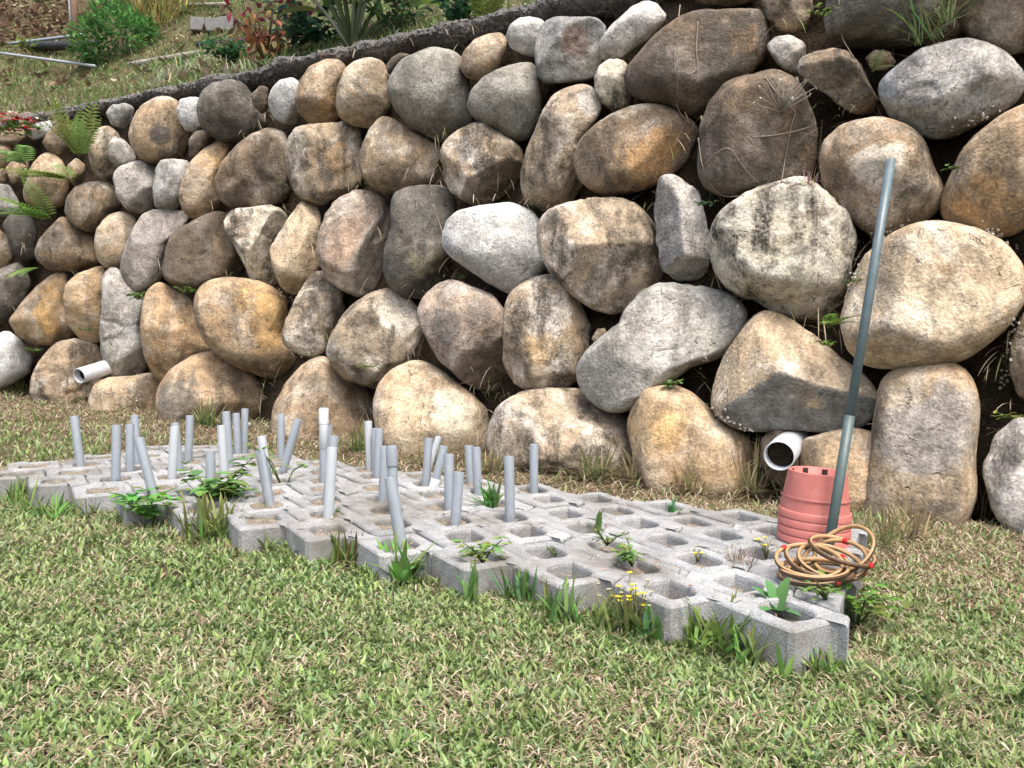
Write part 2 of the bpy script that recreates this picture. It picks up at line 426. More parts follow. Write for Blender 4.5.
CUTS = [((800, 395), (.10, -.52, .85), .50, (.17, .185, .182)), ((800, 395), (.40, .60, .70), .62), ((800, 395), (-.6, .3, .74), .72), ((918, 440), (-.05, .05, 1.), .62), ((668, 220), (-.62, .05, .78), .40, (.19, .185, .18)), ((680, 230), (.45, .15, .88), .50), ((690, 270), (.1, -.75, .65), .55),
        ((500, 180), (.42, -.62, .66), .36, (.13, .10, .07)), ((470, 345), (.25, -.62, .74), .42, (.20, .155, .12)), ((460, 320), (-.5, .1, .86), .62), ((600, 240), (.05, .55, .83), .52), ((600, 250), (.1, -.40, .91), .62), ((835, 80), (-.15, -.2, .97), .25, (.16, .135, .10)), ((570, 50), (.05, .05, 1), .42),
        ((395, 150), (-.35, .62, .70), .52), ((480, 160), (-.35, .4, .85), .58), ((330, 165), (.1, .1, .99), .52), ((320, 160), (-.75, .1, .65), .5), ((550, 330), (.1, .05, .99), .48), ((355, 240), (-.25, .15, .96), .58), ((370, 260), (.7, -.25, .67), .50, (.33, .30, .26)),
        ((240, 240), (-.35, .3, .89), .5), ((255, 260), (.6, -.2, .77), .5), ((295, 240), (-.55, .3, .78), .5), ((120, 320), (-.3, .1, .95), .5), ((780, 250), (-.1, .2, .97), .66), ((650, 350), (.0, .25, .97), .5), ((950, 90), (-.2, .5, .84), .62), ((930, 300), (.2, .2, .96), .72), ((310, 320), (-.4, .2, .9), .56), ((400, 330), (.3, .4, .86), .6),
        ((210, 250), (.0, .3, .95), .62), ((250, 170), (.3, .2, .93), .66), ((150, 250), (-.2, .5, .84), .6), ((690, 60), (.1, .4, .91), .6), ((760, 140), (.1, .1, .98), .66), ((560, 150), (-.5, .1, .86), .55), ((630, 150), (-.1, .35, .93), .66)]
PATCHES = [((922, 432), 40, (.27, .262, .25)), ((835, 352), 22, (.46, .34, .20)), ((238, 228), 13, (.20, .10, .055)), ((162, 135), 8, (.07, .075, .085)), ((578, 45), 14, (.20, .13, .10)),
           ((728, 262), 26, (.06, .056, .045)), ((447, 328), 16, (.12, .115, .11)), ((398, 316), 24, (.62, .58, .50)), ((600, 275), 15, (.12, .10, .08)), ((262, 318), 28, (.50, .32, .13)),
           ((55, 308), 20, (.50, .32, .13)), ((430, 262), 20, (.30, .27, .19)), ((676, 432), 26, (.50, .33, .15)), ((452, 412), 24, (.62, .56, .44)), ((180, 398), 20, (.20, .19, .165)), ((690, 200), 12, (.5, .48, .44)),
           ((905, 72), 28, (.33, .345, .36)), ((250, 190), 16, (.10, .075, .055)), ((655, 150), 24, (.42, .26, .12)), ((745, 40), 18, (.33, .19, .09)), ((340, 155), 16, (.44, .30, .17)), ((590, 105), 16, (.44, .43, .40)),
           ((835, 75), 14, (.12, .105, .085)), ((985, 205), 24, (.44, .27, .12)), ((880, 165), 22, (.58, .53, .45)), ((480, 150), 16, (.40, .30, .20)), ((345, 240), 22, (.44, .32, .24)), ((545, 345), 20, (.48, .34, .18)), ((330, 410), 30, (.30, .22, .14)),
           ((1015, 455), 20, (.10, .095, .085)), ((700, 330), 22, (.42, .40, .33)), ((120, 330), 14, (.36, .36, .35)), ((330, 100), 12, (.36, .25, .13)), ((930, 300), 30, (.55, .46, .33)), ((780, 235), 26, (.56, .51, .39))]
def in_poly(pt, px):
    c = False; n = len(px)
    for i in range(n):
        (x1, y1), (x2, y2) = px[i], px[i - 1]
        if (y1 > pt[1]) != (y2 > pt[1]) and pt[0] < (x2 - x1) * (pt[1] - y1) / (y2 - y1) + x1: c = not c
    return c
BOULDERS = """
brown|-8,140 0,133 14,128 24,131 25,139 16,146 0,147
white|26,134 36,124 50,121 58,122 52,130 46,137 34,140
brown|48,132 57,123 68,124 78,133 80,142 72,150 60,156 50,152 43,143
tan|-10,150 0,144 10,145 14,155 10,166 0,169 -10,165
brown|-10,172 0,169 8,172 8,182 -2,185 -10,183
tan|6,168 16,158 28,160 30,172 24,182 12,184
tan|27,180 33,165 43,154 54,153 62,160 68,175 68,190 64,204 50,208 36,206 26,200 24,190
brown|68,165 76,158 85,165 84,178 76,186 68,180
weath|88,150 92,138 100,128 110,127 117,133 124,150 122,170 112,181 100,177 92,168
pale|108,145 114,137 124,140 133,152 136,160 128,167 116,168 109,160
grey|107,113 113,105 125,103 134,108 133,120 124,129 112,125
tan|130,135 134,120 142,108 154,100 168,98 177,102 182,115 187,130 187,145 182,156 170,161 154,163 142,158 133,149
pale|114,176 120,168 132,163 146,161 156,166 158,182 156,200 150,211 138,213 126,208 117,196
pale|156,172 162,161 176,160 189,163 190,172 182,195 178,210 166,211 155,206 154,190
white|177,110 181,100 190,98 199,99 203,112 204,124 196,131 186,130 179,120
dark|199,108 203,92 214,84 230,82 244,86 254,98 262,112 267,124 258,135 240,141 222,140 208,132 200,120
mud|189,140 196,131 206,131 216,138 210,146 200,154 190,158
white|268,104 271,90 280,81 292,79 300,84 302,105 298,122 286,124 274,118
mud|252,95 260,86 268,88 268,105 262,114 254,106
ochre|182,180 190,164 203,150 218,143 232,143 226,155 219,170 216,190 219,205 208,216 194,219 184,210 179,195
brown|216,180 222,163 235,148 252,134 270,129 285,133 288,150 291,175 288,195 272,205 250,208 230,206 219,196
weath|287,150 290,136 300,128 318,124 340,123 356,128 362,140 361,165 361,183 352,192 335,199 320,203 304,198 293,186 288,168
tan|296,98 301,82 310,67 325,60 338,61 346,68 340,85 338,105 339,117 325,124 310,122 300,112
cream|337,105 340,85 345,70 355,61 368,58 382,62 388,74 391,90 389,108 382,119 370,127 356,125 342,118
mud|386,66 391,58 400,53 411,55 404,64 396,72 389,74
olive|388,88 394,72 404,60 420,52 436,48 452,53 464,66 469,85 471,105 470,125 456,136 440,139 424,132 408,122 396,108
tan|360,160 362,145 368,132 378,119 386,117 398,124 414,134 430,142 440,148 442,170 436,183 420,189 402,194 384,192 370,184 362,174
weath|442,155 446,143 458,133 472,126 484,125 500,134 514,142 522,152 522,168 516,182 506,192 494,202 480,206 464,200 452,190 446,178
tan|459,65 464,52 474,41 486,35 500,33 506,38 505,52 500,65 490,74 478,80 466,76
olive|469,105 474,92 486,78 502,68 520,64 532,62 538,75 541,100 538,118 528,136 516,141 500,134 486,126 474,116
white|506,38 510,27 520,19 530,17 540,20 545,26 542,42 536,57 524,54 512,48
slate|537,50 539,34 546,22 556,17 575,18 595,20 603,26 603,50 600,72 590,79 565,81 545,81 538,76
white|599,48 604,36 616,22 632,8 646,2 656,5 665,17 660,26 648,38 634,48 620,58 606,60
ivory|595,78 600,66 612,60 624,62 630,72 634,95 628,106 614,111 604,104 596,92
weath|521,175 526,155 534,135 542,115 552,98 566,88 582,86 594,92 602,104 602,115 590,125 582,140 578,165 582,185 574,196 560,208 548,213 532,206 523,192
brown|576,158 582,142 596,126 614,114 634,107 656,106 676,112 690,122 697,132 690,148 684,164 668,178 650,186 628,192 608,194 590,186 580,174
mud|627,80 634,62 648,48 664,30 680,16 705,11 735,12 760,14 767,35 762,60 750,75 735,82 718,95 705,110 690,114 672,104 650,100 632,92
mud|702,150 704,125 712,102 728,86 750,78 775,72 792,78 803,92 812,112 817,135 815,160 806,178 785,186 755,193 725,194 706,186 700,170
pale|767,47 775,38 788,36 800,39 806,46 803,62 797,72 785,70 775,60
weath|797,70 806,55 822,52 838,49 848,52 858,65 868,82 876,102 874,113 860,115 842,106 828,94 812,84
weath|764,5 770,-15 790,-20 808,-12 812,10 806,25 792,33 776,30 766,18
dark|826,20 832,-10 850,-40 890,-50 925,-40 940,-10 936,15 925,35 905,46 880,50 850,46 832,36
brown|958,15 965,-15 985,-40 1020,-48 1045,-20 1045,30 1030,50 1010,54 985,44 968,34
brown|866,58 876,50 890,52 896,62 886,70 872,70
grey|880,90 886,78 900,66 920,52 945,43 968,40 988,46 1004,58 1018,75 1021,90 1010,103 990,118 965,130 938,137 912,130 894,118 885,104
tan|944,205 950,185 958,165 968,148 985,130 1005,115 1025,106 1050,110 1055,150 1050,190 1035,215 1015,230 990,237 965,228 948,218
brown|820,160 826,142 840,130 860,124 882,122 905,130 920,142 930,165 940,188 937,205 922,220 900,231 875,234 852,222 836,205 824,185
ivory|713,250 716,225 728,208 748,195 775,186 800,181 815,184 832,198 846,215 852,235 850,260 845,290 838,308 820,317 795,318 775,310 760,298 740,294 722,282 714,268
pale|656,195 660,180 670,176 684,182 697,192 704,215 710,240 710,262 705,276 690,283 675,278 663,266 657,240
weath|540,230 548,215 565,204 590,199 615,199 636,208 650,225 658,250 660,275 654,290 636,303 615,312 598,307 580,296 562,282 550,265 541,248
white|445,238 448,222 460,212 480,207 510,206 528,212 542,225 546,245 545,265 532,280 512,294 495,285 475,272 458,260 448,250
dark|385,270 386,250 393,228 391,212 393,198 405,190 425,187 445,188 454,200 455,220 452,240 453,262 448,280 436,292 420,297 402,292 390,282
rose|318,250 320,230 328,212 340,198 356,192 375,194 388,202 391,220 388,240 387,265 380,285 370,294 355,295 338,286 324,275
cream|271,250 278,235 290,218 300,203 308,200 318,210 320,222 317,240 318,262 314,280 304,290 292,296 282,288 275,270
ivory|225,222 230,211 250,209 270,206 282,210 289,220 282,235 272,250 275,268 279,285 265,288 252,280 244,262 236,245 228,234
mud|164,268 167,250 172,238 185,228 205,217 220,213 232,220 238,240 243,262 244,272 230,280 212,284 195,287 178,284 167,278
mauve|121,268 126,250 132,230 142,216 155,211 170,211 185,213 192,222 180,230 170,240 165,258 162,275 152,286 138,292 126,284
cream|95,240 98,228 108,217 122,213 134,217 137,228 131,245 124,262 114,268 104,266 97,256
brown|66,212 68,198 76,188 90,182 104,181 114,188 121,202 118,212 105,220 94,231 80,228 70,222
brown|36,250 40,240 50,228 62,218 70,222 82,230 94,234 96,250 100,264 88,268 68,270 50,268 38,260
dark|4,225 10,216 22,212 34,220 38,232 34,245 36,258 24,261 14,252 8,240
grey|-12,195 0,184 10,186 18,200 20,212 8,216 -8,216
brown|-15,235 0,231 8,240 14,258 8,268 -4,273 -15,265
dark|-12,275 6,268 18,263 26,272 30,285 24,300 12,313 -4,320 -14,305
ochre|10,320 20,305 35,290 50,277 65,272 68,285 64,300 68,315 76,332 70,340 52,343 32,342 18,335
ochre|63,300 67,285 78,275 92,270 104,268 108,278 104,295 103,320 102,340 90,344 80,338 70,325 65,312
grey|103,280 110,270 120,272 126,286 138,292 146,300 143,320 146,350 147,368 138,376 122,377 108,372 103,350 101,320 104,300
ochre|142,330 145,305 150,290 160,284 172,290 190,300 197,312 199,328 208,342 216,352 204,358 190,364 178,374 168,382 156,376 146,355
tan|196,305 199,292 208,283 225,278 245,280 262,284 275,292 286,300 286,318 284,335 292,348 302,360 292,372 278,378 262,374 240,366 220,354 206,338 199,322
weath|283,335 286,322 292,308 300,292 312,274 322,272 334,282 342,292 343,310 340,322 332,336 326,350 312,356 298,352 286,344
weath|328,350 332,335 342,318 356,304 372,294 390,289 404,296 416,308 424,328 428,345 422,358 408,368 392,378 376,386 360,382 345,376 334,364
rose|420,310 426,298 440,286 456,283 475,290 492,298 504,310 506,330 504,350 506,372 508,388 495,391 478,388 460,376 442,362 430,340 423,325
weath|505,340 507,315 510,298 522,286 538,279 556,278 572,290 582,308 588,330 589,355 583,372 568,384 550,392 530,388 512,380 505,368
grey|578,370 584,355 600,342 616,330 628,312 642,296 658,287 680,285 705,290 728,298 742,312 743,330 734,348 715,358 690,366 665,382 645,398 628,409 608,408 592,398 582,386
cream|714,395 718,375 728,355 742,335 758,318 772,313 792,322 815,338 838,358 858,372 872,388 877,402 868,415 852,426 838,432 815,430 785,427 760,429 742,428 726,420 716,408
cream|843,325 848,300 858,275 872,255 892,240 915,230 945,227 975,232 1000,245 1016,262 1024,282 1018,305 1005,325 985,340 960,355 930,363 900,366 870,364 850,350
tan|862,510 866,480 874,450 878,420 880,390 890,375 910,368 940,364 958,370 970,385 974,405 973,430 970,460 972,490 965,515 945,532 915,536 885,530
tan|800,455 806,440 830,434 860,430 878,436 882,455 878,480 872,505 850,518 825,515 808,498
pale|985,470 990,450 1002,432 1018,420 1045,418 1055,470 1050,530 1030,542 1008,530 992,506
brown|1010,370 1012,345 1020,322 1032,305 1055,320 1055,380 1035,400 1018,392
ochre|630,430 632,412 640,398 655,392 675,390 690,394 705,408 725,425 745,438 758,455 758,480 735,498 705,504 675,502 650,494 638,470
weath|492,445 496,420 505,405 525,394 550,391 575,392 595,400 615,410 628,425 632,450 630,475 610,488 570,490 530,486 500,476
cream|375,405 380,388 392,374 410,363 425,364 440,372 455,385 470,395 484,410 488,430 488,460 470,472 440,472 405,464 382,444
tan|272,430 276,405 286,385 300,368 318,358 328,360 336,372 350,382 365,390 373,400 374,425 364,444 340,452 305,452 280,446
tan|158,405 162,385 175,370 192,358 212,353 225,358 245,370 262,385 275,398 274,418 255,430 225,434 190,434 165,428
tan|90,400 95,385 110,378 130,377 150,374 160,385 158,410 140,422 110,422 95,416
weath|30,395 34,378 44,358 58,344 75,340 92,345 102,350 104,370 98,388 88,402 70,412 45,413
white|-15,345 0,333 10,332 22,342 32,358 28,372 15,382 0,388 -12,384
brown|592,338 597,329 605,328 607,336 602,343 595,344
mud|762,440 775,424 790,430 800,442 800,470 788,486 770,480 760,462
mud|-60,150 -35,140 -14,146 -12,170 -30,182 -58,176
tan|-70,200 -40,182 -14,190 -16,225 -40,236 -68,228
grey|-75,250 -45,236 -18,245 -18,280 -40,296 -72,285
tan|-80,310 -50,292 -18,300 -14,335 -40,350 -76,340
weath|-85,370 -50,350 -18,360 -16,392 -45,402 -80,398
tan|1062,120 1085,100 1130,105 1150,150 1135,195 1090,205 1064,170
rose|1060,240 1090,212 1140,215 1160,260 1140,310 1090,318 1050,290
grey|1062,350 1090,326 1150,328 1170,380 1140,425 1085,428 1060,395
cream|1062,470 1090,436 1150,440 1175,500 1150,560 1090,565 1062,520
weath|1030,75 1055,60 1100,40 1130,60 1125,92 1080,98 1050,98
brown|1055,-20 1090,-50 1140,-40 1150,10 1120,40 1075,38 1052,15
brown|690,-5 705,-40 740,-52 758,-30 756,0 730,6 700,4
"""
import bmesh
def icos(sub):
    bm = bmesh.new(); bmesh.ops.create_icosphere(bm, subdivisions=sub, radius=1)
    V = np.array([v.co[:] for v in bm.verts]); Fc = np.array([[v.index for v in f.verts] for f in bm.faces]); bm.free(); return V, Fc
ICO = {4: icos(4), 5: icos(5)}
wall = empty('boulder_wall', (0.3, 2.9, 0))
tag(wall, 'tall retaining wall of rounded tan, brown and grey river boulders', 'wall')
wloc = np.array(wall.location)
def make_boulder(kind, px, k):
    rg = np.random.default_rng(1000 + k)
    px = np.array(px, float)
    x, y = px[:, 0], px[:, 1]; x2, y2 = np.roll(x, -1), np.roll(y, -1)
    cr = x * y2 - x2 * y; A = cr.sum() / 2
    cu, cv = ((x + x2) * cr).sum() / (6 * A), ((y + y2) * cr).sum() / (6 * A)
    c = on_wall(cu, cv)
    rd = ray(cu, cv); rd = rd / np.linalg.norm(rd); e3 = -rd
    e1 = np.cross(rd, [0, 0, 1.]); e1 /= np.linalg.norm(e1); e2 = np.cross(e1, rd)
    cam0 = np.array([0, 0, HC]); D = np.dot(c - cam0, rd)
    pts = []
    for u, v in px:
        r = ray(u, v); q = cam0 + r * (D / np.dot(r, rd)) - c; pts.append((q @ e1, q @ e2))
    pts = np.array(pts)
    dense = np.concatenate([pts + (np.roll(pts, -1, 0) - pts) * t for t in np.linspace(0, 1, 12, endpoint=False)])
    an = np.arctan2(dense[:, 1], dense[:, 0]); rr = np.hypot(dense[:, 0], dense[:, 1]); o = np.argsort(an); an, rr = an[o], rr[o]
    tg = np.linspace(-math.pi, math.pi, 361)[:-1]
    ro = np.interp(tg, np.concatenate([an - 2 * math.pi, an, an + 2 * math.pi]), np.concatenate([rr] * 3))
    kern = np.exp(-.5 * (np.arange(-12, 13) / 4.) ** 2); kern /= kern.sum()
    ro = np.convolve(np.concatenate([ro[-12:], ro, ro[:12]]), kern, 'valid')
    Rm = math.sqrt(abs(A)) / F * D / math.sqrt(math.pi)
    c1, c2, st, pl, ru, sq, ang = KINDS[kind]
    big = abs(A) ** .5
    sub = 5 if big > 45 else 4
    U, Fc = ICO[sub]
    h = U[:, 2]; rho = np.hypot(U[:, 0], U[:, 1]); th = np.arctan2(U[:, 1], U[:, 0])
    e = sq + rg.uniform(-.15, .35)
    s = (rho ** e + np.abs(h) ** e) ** (-1 / e)
    r = np.interp(th, np.concatenate([tg, [math.pi]]), np.concatenate([ro, [ro[0]]])) * 1.06
    T = Rm * rg.uniform(.78, .98) * min(1.0, .6 + .4 * (ro.min() * 2 / Rm) / 2)
    L = np.stack([r * rho * s * np.cos(th), r * rho * s * np.sin(th), T * h * s], 1)
    # broken flats on the face
    for q in range(rg.integers(2, 4) + int(round(ang * 3))):
        a = rg.uniform(0, 2 * math.pi); tl = rg.uniform(.15, 1.0)
        n = np.array([math.sin(tl) * math.cos(a), math.sin(tl) * math.sin(a), math.cos(tl)])
        sup = (L @ n).max(); off = sup * (rg.uniform(.78, .95) - .08 * ang * rg.random()); d = (L @ n - off) / Rm
        kk = .05 - .04 * ang; sp = kk * np.logaddexp(0, d / kk)
        L = L - np.outer(sp * Rm * .92, n)
    face = None
    for cut in CUTS:
        cp, cn, cf = cut[:3]
        if in_poly(cp, px):
            n = np.array(cn, float); n /= np.linalg.norm(n); sup = (L @ n).max(); off = sup * (.40 + .60 * cf); d = (L @ n - off) / Rm
            if len(cut) > 3: face = (n[0] * e1 + n[1] * e2 + n[2] * e3, off - .045 * Rm, cut[3])
            kk = .010; L = L - np.outer(kk * np.logaddexp(0, np.clip(d / kk, -60, 60)) * Rm * .97, n)
    dirv = L / (np.linalg.norm(L, axis=1)[:, None] + 1e-9)
    q = L + rg.uniform(-50, 50, 3)
    dsp = .045 * Rm * fbm(q * (.9 / Rm), 2) + .014 * Rm * fbm(q * (3.1 / Rm) + 7, 2)
    # open cracks and chipped ledges
    m_ = np.clip(noise(q * (1.1 / Rm) + 3) * 4, 0, 1)
    ridg = np.abs(noise(q * np.array([1, 1.7, 1]) * (1.5 / Rm) + 9))
    dsp = dsp - (.04 * Rm) * np.clip(1 - ridg / .04, 0, 1) * m_ * (.4 + ang)
    led = noise(q * np.array([.8, 1.4, .8]) * (1.6 / Rm) + 21); dsp = dsp - .04 * Rm * (ang > .5) * np.clip((led - .25) / .035, 0, 1)
    dsp = dsp + (.0012 + .0022 * ang) * fbm(q * 24, 3, .55)
    L = L + dirv * dsp[:, None]
    Wd = np.outer(L[:, 0], e1) + np.outer(L[:, 1], e2) + np.outer(L[:, 2], e3)
    me = mesh_np('boulder', Wd, [Fc], True)
    ob = obj('boulder', me, M_BOULDER, wall, c - wloc)
    vv = rg.uniform(.9, 1.1); hv = rg.uniform(-.04, .04)
    ob['stone_colour'] = [c1[0] * vv * (1 + hv), c1[1] * vv, c1[2] * vv * (1 - hv)]
    ob['stone_colour_two'] = [c2[0] * vv, c2[1] * vv, c2[2] * vv]
    ob['stone_patch_at'] = [0., 0., 0.]; ob['stone_patch_size'] = 0.; ob['stone_patch_colour'] = [.2, .2, .2]
    for pp, pr, pc_ in PATCHES:
        if in_poly(pp, px):
            rr_ = ray(*pp); q_ = cam0 + rr_ * (D / np.dot(rr_, rd)) - c; qa = np.array([q_ @ e1, q_ @ e2])
            dd_ = np.hypot(L[:, 0] - qa[0], L[:, 1] - qa[1]) + (L[:, 2] < 0) * 9; w_ = Wd[np.argmin(dd_)]
            ob['stone_patch_at'] = [float(z) for z in w_]; ob['stone_patch_size'] = float(pr * 1.05 / F * D); ob['stone_patch_colour'] = list(pc_)
    ob['stone_face_dir'] = [0., 0., 0.]; ob['stone_face_off'] = 9.; ob['stone_face_colour'] = [.2, .2, .2]
    if face: ob['stone_face_dir'] = [float(z) for z in face[0]]; ob['stone_face_off'] = float(face[1]); ob['stone_face_colour'] = list(face[2])
    ob['stone_stain'] = min(1., st * 1.05); ob['stone_pale'] = pl; ob['stone_rust'] = ru
    return ob
BO = []
for k, ln in enumerate(BOULDERS.strip().split('\n')):
    kind, s = ln.split('|')
    BO.append(make_boulder(kind, [tuple(float(a) for a in p.split(',')) for p in s.split()], k))

# earth behind the boulders
def earth_fn(a, b):
    x = -5.5 + 8.5 * a; z = -.25 + 3.0 * b
    ztop = np.interp(x, KX, KZ) - .10
    z = np.minimum(z, ztop)
    y = ywall(x) + .10 + .13 + LEAN * z
    p = np.stack([x, y, z], 1)
    y = y + .06 * fbm(p * 4, 4)
    return np.stack([x, y, z], 1)
V, Fs = grid(220, 80, earth_fn)
obj('earth_backing', mesh_np('earth_backing', V - wloc, Fs), M_EARTH, wall)

# ------------------------------------------------------------------ the paving: figure-eight grass pavers
_bu = np.linspace(-.4, .4, 1601)
_bk = [(-.3275, -.0116), (-.1725, -.1), (-.1275, -.0116), (.0275, -.1), (.0725, -.0116), (.2275, -.1), (.2725, -.0116)]
_bv = np.interp(_bu, [a for a, _ in _bk], [b for _, b in _bk])
_kern = np.hanning(73); _kern /= _kern.sum(); _bv = np.convolve(np.pad(_bv, 36, 'edge'), _kern, 'valid')
def bottom_edge(u): return np.interp(u, _bu, _bv)
def paver_mesh(ncell=2, half=False):
    gap, ch = .0012, .0055
    hole = [(.057, .003), (.018, -.062), (-.057, -.003), (-.018, .062)]
    mb = MB()
    us = [-.1, -.075, -.05, -.03, -.01, .005, .016, .0275, .038, .048, .058, .066, .074, .084, .1]
    for cidx in range(ncell):
        uc = (cidx - (ncell - 1) / 2) * PP
        lo = [(u, bottom_edge(u)) for u in us]; hi = [(-u, -bottom_edge(u)) for u in us]
        ring = lo + hi                                  # counter-clockwise from the left end of the lower edge
        n = len(ring); ring = np.array(ring)
        # hole ring by direction
        hp = np.array(hole + hole[:1]); hd = np.concatenate([hp[i] + (hp[i + 1] - hp[i]) * np.linspace(0, 1, 30)[:-1, None] for i in range(4)])
        ha = np.arctan2(hd[:, 1], hd[:, 0]); hr = np.hypot(hd[:, 0], hd[:, 1]); oo = np.argsort(ha); ha, hr = ha[oo], hr[oo]
        ra = np.arctan2(ring[:, 1], ring[:, 0])
        rh = np.interp(ra, np.concatenate([ha - 2 * math.pi, ha, ha + 2 * math.pi]), np.concatenate([hr] * 3))
        rh = .74 * rh + .26 * .047
        hv = np.stack([rh * np.cos(ra), rh * np.sin(ra)], 1)
        inner = np.array([(cidx < ncell - 1 and p[0] > .0999) or (cidx > 0 and p[0] < -.0999) for p in ring])
        ctr = np.zeros(2)
        def inset(d):
            q = ring.copy(); nx = np.roll(ring, -1, 0) - np.roll(ring, 1, 0); nrm = np.stack([nx[:, 1], -nx[:, 0]], 1); nrm /= np.linalg.norm(nrm, axis=1)[:, None]
            q = q - nrm * d
            for i in range(n):
                if inner[i]: q[i] = ring[i] - np.array([0, np.sign(ring[i][1]) * d])
            return q
        wob = noise(np.c_[ring * 40, np.full(n, cidx * 3.3)]) * .0012
        layers = [(inset(gap), -BH), (inset(gap), -ch), (inset(gap + ch * .45), -ch * .35), (inset(gap + ch), 0), (hv * 1.07, 0), (hv * 1.0, -ch * .5), (hv * .97, -ch * 1.5), (hv * .93, -BH)]
        V = []
        for q, z in layers:
            for i in range(n): V.append((q[i][0] + uc, q[i][1], z + (wob[i] if z > -.05 else 0)))
        Fq = []
        for l in range(len(layers) - 1):
            for i in range(n):
                j = (i + 1) % n
                if l < 3 and inner[i] and inner[j]: continue
                Fq.append((l * n + i, l * n + j, (l + 1) * n + j, (l + 1) * n + i))
        mb.add(V, Fq)
    me = mb.mesh('paver_block', True)
    return me
PM = paver_mesh(2); PM1 = paver_mesh(1)
for me in (PM, PM1):
    me.materials.append(M_CONC)
    me.polygons.foreach_set('use_smooth', np.zeros(len(me.polygons), bool))
nz = np.array([-GX, -GY, 1]); nz /= np.linalg.norm(nz)
xr = np.array([RV[0], RV[1], SR]); xr /= np.linalg.norm(xr); yc = np.cross(nz, xr)
SLABM = Matrix(((xr[0], yc[0], nz[0]), (xr[1], yc[1], nz[1]), (xr[2], yc[2], nz[2])))
def cell_pos(row, i):
    xy = P0[:2] + RV * (i * PP / 2) + CV * ((row - 1) * SS)
    return np.array([xy[0], xy[1], zslab(*xy)])
patch = empty('paved_patch', tuple(cell_pos(4, -3) - np.array([0, 0, BH])))
tag(patch, 'patch of interlocking pale concrete grass pavers laid on the lawn', 'paving')
ploc = np.array(patch.location); HOLES = []
prg = np.random.default_rng(5)
def put_paver(me, row, i):
    p = cell_pos(row, i)
    o = obj('paver_block', me, None, patch)
    tilt = Matrix.Rotation(prg.normal() * .012, 3, 'X') @ Matrix.Rotation(prg.normal() * .010, 3, 'Y') @ Matrix.Rotation(prg.normal() * .008, 3, 'Z')
    M = (SLABM @ tilt).to_4x4(); M.translation = Vector(p - ploc + np.array([0, 0, prg.normal() * .0025]))
    o.matrix_basis = M
for row in range(1, 8):
    if row % 2: cells = list(range(-14, 9, 2))
    else: cells = list(range(-15, 8, 2))
    for c in cells: HOLES.append((row, c))
    shift = row % 4 >= 2
    k = 0
    if shift: put_paver(PM1, row, cells[0]); k = 1
    while k < len(cells):
        if k + 1 < len(cells): put_paver(PM, row, cells[k] + 1); k += 2
        else: put_paver(PM1, row, cells[k]); k += 1
# solid end pieces that square off the short rows
for row in (2, 4, 6):
    mb = MB(); us = np.linspace(-.098, -.018, 5)
    lo = [(u, bottom_edge(u) + .002) for u in us]; hi = [(u, -bottom_edge(-u) - .002) for u in us[::-1]]
    ring = lo + hi; n = len(ring)
    V = [(a, b, -BH) for a, b in ring] + [(a, b, -.004) for a, b in ring] + [(a * .96 - .002, b * .92, 0) for a, b in ring]
    Fq = [(l * n + i, l * n + (i + 1) % n, (l + 1) * n + (i + 1) % n, (l + 1) * n + i) for l in range(2) for i in range(n)] + [tuple(2 * n + i for i in range(n))]
    mb.add(V, Fq); pe = mb.mesh('paver_end', False); pe.materials.append(M_CONC); put_paver(pe, row, 9)
# soil that fills the cells, higher on the older left part
def bed_fn(a, b):
    r = -1.57 + 2.42 * a; lo = bottom_edge(np.mod(r + .1, .2) - .1) + .022; c = lo + (.70 - lo) * b
    x = P0[0] + RV[0] * r + CV[0] * c; y = P0[1] + RV[1] * r + CV[1] * c
    fill = np.interp(r, [-1.6, -.6, -.2, .1, .4, .9], [-.006, -.006, -.014, -.026, -.034, -.030])
    fill = fill + np.clip(noise(np.c_[x * 7, y * 7, x * 0]) * .028, -.03, .014 )
    p = np.c_[x * 40, y * 40, x * 0]
    return np.stack([x, y, zslab(x, y) + np.minimum(fill, -.008) + .004 * fbm(p, 3)], 1)
V, Fs = grid(200, 90, bed_fn)
tag(obj('soil_bed', mesh_np('soil_bed', V, Fs), M_BED), kind='structure')

# ------------------------------------------------------------------ grass
def blades(P, hd, L, w, lean, col, tip):
    """P (n,3) roots, hd heading, L length, w width, lean from upright, col/tip (n,3)"""
    n = len(P); d1 = np.stack([np.cos(hd) * np.sin(lean), np.sin(hd) * np.sin(lean), np.cos(lean)], 1)
    l2 = np.minimum(lean + .5, 2.0); d2 = np.stack([np.cos(hd) * np.sin(l2), np.sin(hd) * np.sin(l2), np.cos(l2)], 1)
    tw = RNG.uniform(-.9, .9, n); s = np.stack([-np.sin(hd + tw), np.cos(hd + tw), 0 * hd], 1)
    m = P + d1 * (L * .5)[:, None]; t = m + d2 * (L * .5)[:, None]
    ws = (w / 2)[:, None] * s
    V = np.stack([P - ws * .6, P + ws * .6, m - ws, m + ws, t], 1).reshape(-1, 3)
    C = np.stack([col * .9, col * .9, col, col, tip], 1).reshape(-1, 3)
    b = np.arange(n)[:, None] * 5
    return V, [b + np.array([[0, 1, 3, 2]]), b + np.array([[2, 3, 4]])], C
def in_slab(x, y, m=.0):
    r = (x - P0[0]) * RV[0] + (y - P0[1]) * RV[1]; c = (x - P0[0]) * CV[0] + (y - P0[1]) * CV[1]
    rr = np.mod(r + .1, .2) - .1
    lo = bottom_edge(rr)
    return (r > -1.6) & (r < .9) & (c > lo - m) & (c < 6 * SS + .10)
GREENS = np.array([(.16, .25, .07), (.21, .31, .095), (.115, .20, .06), (.285, .365, .155), (.205, .32, .155), (.10, .155, .04)])
STRAWS = np.array([(.45, .375, .27), (.34, .265, .18), (.54, .47, .36), (.24, .17, .11), (.40, .34, .22)])
